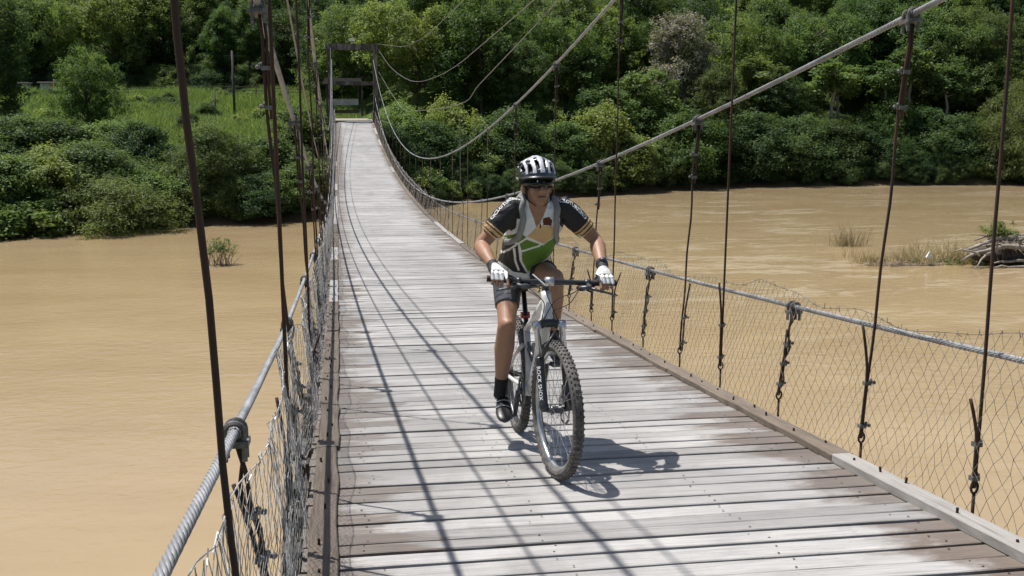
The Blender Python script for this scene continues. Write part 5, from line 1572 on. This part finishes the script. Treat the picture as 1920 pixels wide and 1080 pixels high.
# driftwood heap
q0 = at(1862, 502, 43.0)
root = tag(empty('driftwood_heap', (q0.x, 43.2, WATER)), 'tangled heap of driftwood with roots and trunks at the right edge', 'driftwood')
def branch(mb, a, b, r, sag, n=7, rj=0.06):
    a = Vector(a); b = Vector(b); P_ = []
    for i in range(n):
        q = i / (n - 1); P_.append(a.lerp(b, q) + Vector((rr.gauss(0, rj), rr.gauss(0, rj), sag * math.sin(math.pi * q) + rr.gauss(0, rj * 0.6))))
    mb.tube(P_, [r * (1 - 0.65 * i / (n - 1)) for i in range(n)], 7)
for a, b, r, sag in (((2.5, -0.2, 0.55), (-1.75, -0.5, 0.35), 0.17, 0.45), ((2.8, 0.3, 1.0), (-1.3, 0.1, 0.7), 0.18, 0.35), ((2.2, -0.5, 0.2), (-0.4, -0.7, 0.15), 0.10, 0.15),
                     ((-0.4, -0.5, 0.7), (-1.5, -0.9, -0.1), 0.07, 0.1), ((-0.9, -0.55, 0.6), (-2.3, -0.4, 0.75), 0.055, 0.12), ((2.5, 0.6, 1.25), (-0.5, 0.6, 1.1), 0.10, 0.22), ((2.6, -0.8, 0.05), (-0.7, -0.9, -0.02), 0.09, 0.05)):
    mb = MB(); branch(mb, a, b, r, sag); mb.build('driftwood_trunk', M_DRIFT, root, True)
mb = MB()
for k in range(95):
    x = rr.uniform(-0.8, 2.6); z = rr.uniform(0.75, 1.35) * (0.55 + 0.45 * min(1, (x + 1.4) / 2)); b0 = Vector((x, rr.uniform(-0.35, 0.9), z))
    e = b0 + Vector((rr.gauss(0, 0.55), rr.gauss(0, 0.35), rr.gauss(0, 0.24))); mb.tube([b0, b0.lerp(e, 0.5) + Vector((0, 0, rr.gauss(0, 0.06))), e], [rr.uniform(0.015, 0.05), 0.022, 0.008], 5)
o = mb.build('twig_tangle', M_DRIFT, root); tag(o, kind='stuff')
mb = MB()
for k in range(70):
    x = rr.uniform(-0.6, 2.6); b0 = Vector((x, rr.uniform(-0.3, 0.6), 0.75)); mb.tube([b0, b0 + Vector((rr.gauss(0, 0.2), rr.gauss(-0.1, 0.2), -0.85))], [0.05, 0.02], 5)
o = mb.build('hanging_roots', M_DRIFTD, root); tag(o, kind='stuff')
mound = MB(); rings = []
for k in range(10):
    u = -1 + 2 * k / 9; w = 0.75 * math.sqrt(max(0.03, 1 - u * u)); rings.append([(1.0 + u * 1.9, 0.35 + w * math.cos(a) * 0.9, 0.45 + 0.62 * w * math.sin(a)) for a in [2 * math.pi * q / 10 for q in range(10)]])
mound.loft(rings); mound.build('shade_mound', M_DRIFTD, root, True)  # solid fill under the heap, its dark colour stands in for shade
C_ = np.stack([rg.normal(size=70) * 0.38 + 0.55, rg.normal(size=70) * 0.25 + 0.4, 1.35 + np.abs(rg.normal(size=70)) * 0.28], 1)
V, tt = leaves(rg, C_, np.tile([0, 0, 1.0], (70, 1)), 14, 0.1, 0.18, 0.04, rg.random(70), wild=1.3)
put(fast_mesh('green_shoots', V, quads(len(V)), LM['mid'], tt), 'green_shoots', root)

# ------------------------------------------------------------------ poles, wires and huts beyond the field
M_POLE = simple('weathered_pole', (0.07, 0.062, 0.055), 0.9, var=0.3, scale=4)
def pole(px, ytop, ybot, Y, label, arm_=False, r=0.11):
    x = at(px, ybot, Y).x; z0 = gz(x, Y); zt = at(px, ytop, Y).z
    root = tag(empty('utility_pole', (x, Y, z0)), label, 'pole', 'poles in the field')
    MB().tube([(0, 0, -0.4), (0, 0, zt - z0)], [r, r * 0.7], 8).build('post', M_POLE, root, True)
    if arm_: MB().box((0, 0, zt - z0 - 0.5), (1.5, 0.09, 0.12)).build('crossarm', M_POLE, root)
pole(405, 172, 234, 112, 'shorter wooden utility pole left of the tallest one in the field')
pole(441, 95, 236, 112, 'tallest wooden utility pole with a crossarm in the field', True, 0.15)
pole(429, 176, 206, 150, 'short far pole just behind the tallest utility pole', False, 0.1)
pole(454, 176, 210, 150, 'short far pole right of the tallest utility pole', False, 0.1)
pole(487, 172, 208, 150, 'far pole just left of the pair of hangers', False, 0.1)
pole(497, 172, 208, 150, 'far pole hidden partly behind the pair of hangers', False, 0.1)
pole(104, 148, 185, 170, 'dark pole in front of the white hut', False, 0.22)
mb = MB()
for dz_ in (0.0, -0.45):
    P_ = [at(px, 166 + 4 * math.sin(px * 0.012), 165) + Vector((0, 0, dz_)) for px in range(180, 620, 20)]
    mb.tube(P_, 0.05, 5)
for px in range(180, 620, 60):
    q0 = at(px, 168, 165); mb.tube([q0 + Vector((0, 0, 0.1)), Vector((q0.x, q0.y, gz(q0.x, q0.y) - 0.3))], 0.06, 5)
tag(mb.build('guard_rail', M_POLE), 'dark roadside guard rail running along the far edge of the field', 'guard rail')
M_ORANGE = simple('orange_panel', (0.55, 0.27, 0.07), 0.7, var=0.3, scale=3)
M_HUTW = simple('hut_white', (0.55, 0.55, 0.56), 0.8, var=0.15, scale=3); M_HUTD = simple('hut_dark_wood', (0.06, 0.05, 0.045), 0.9)  # plain dark timber for roof, door and window
def hut(px, Y, label, w, h, orange):
    x = at(px, 180, Y).x; z0 = gz(x, Y)
    root = tag(empty('white_hut', (x, Y, z0)), label, 'hut', 'huts beyond the field')
    MB().box((0, 1.0, h / 2), (w, 2.0, h)).build('wall', M_HUTW, root)
    MB().box((0, 0.9, h + 0.12), (w + 0.7, 3.0, 0.22), taper=0.9).build('roof', M_HUTD, root)
    MB().box((-w * 0.22, -0.03, h * 0.42), (w * 0.22, 0.06, h * 0.80)).build('door', M_HUTD if not orange else M_PLASTER, root)
    if orange: MB().box((w * 0.20, -0.03, h * 0.5), (w * 0.34, 0.06, h * 0.85)).build('orange_panel', M_ORANGE, root)
    else: MB().box((w * 0.22, -0.03, h * 0.6), (w * 0.25, 0.06, h * 0.35)).build('window', M_HUTD, root)
hut(94, 172, 'small white hut with an orange panel below the trees at left', 2.7, 2.3, True)
hut(42, 172, 'smaller far white hut left of the one with the orange panel', 1.6, 1.9, False)
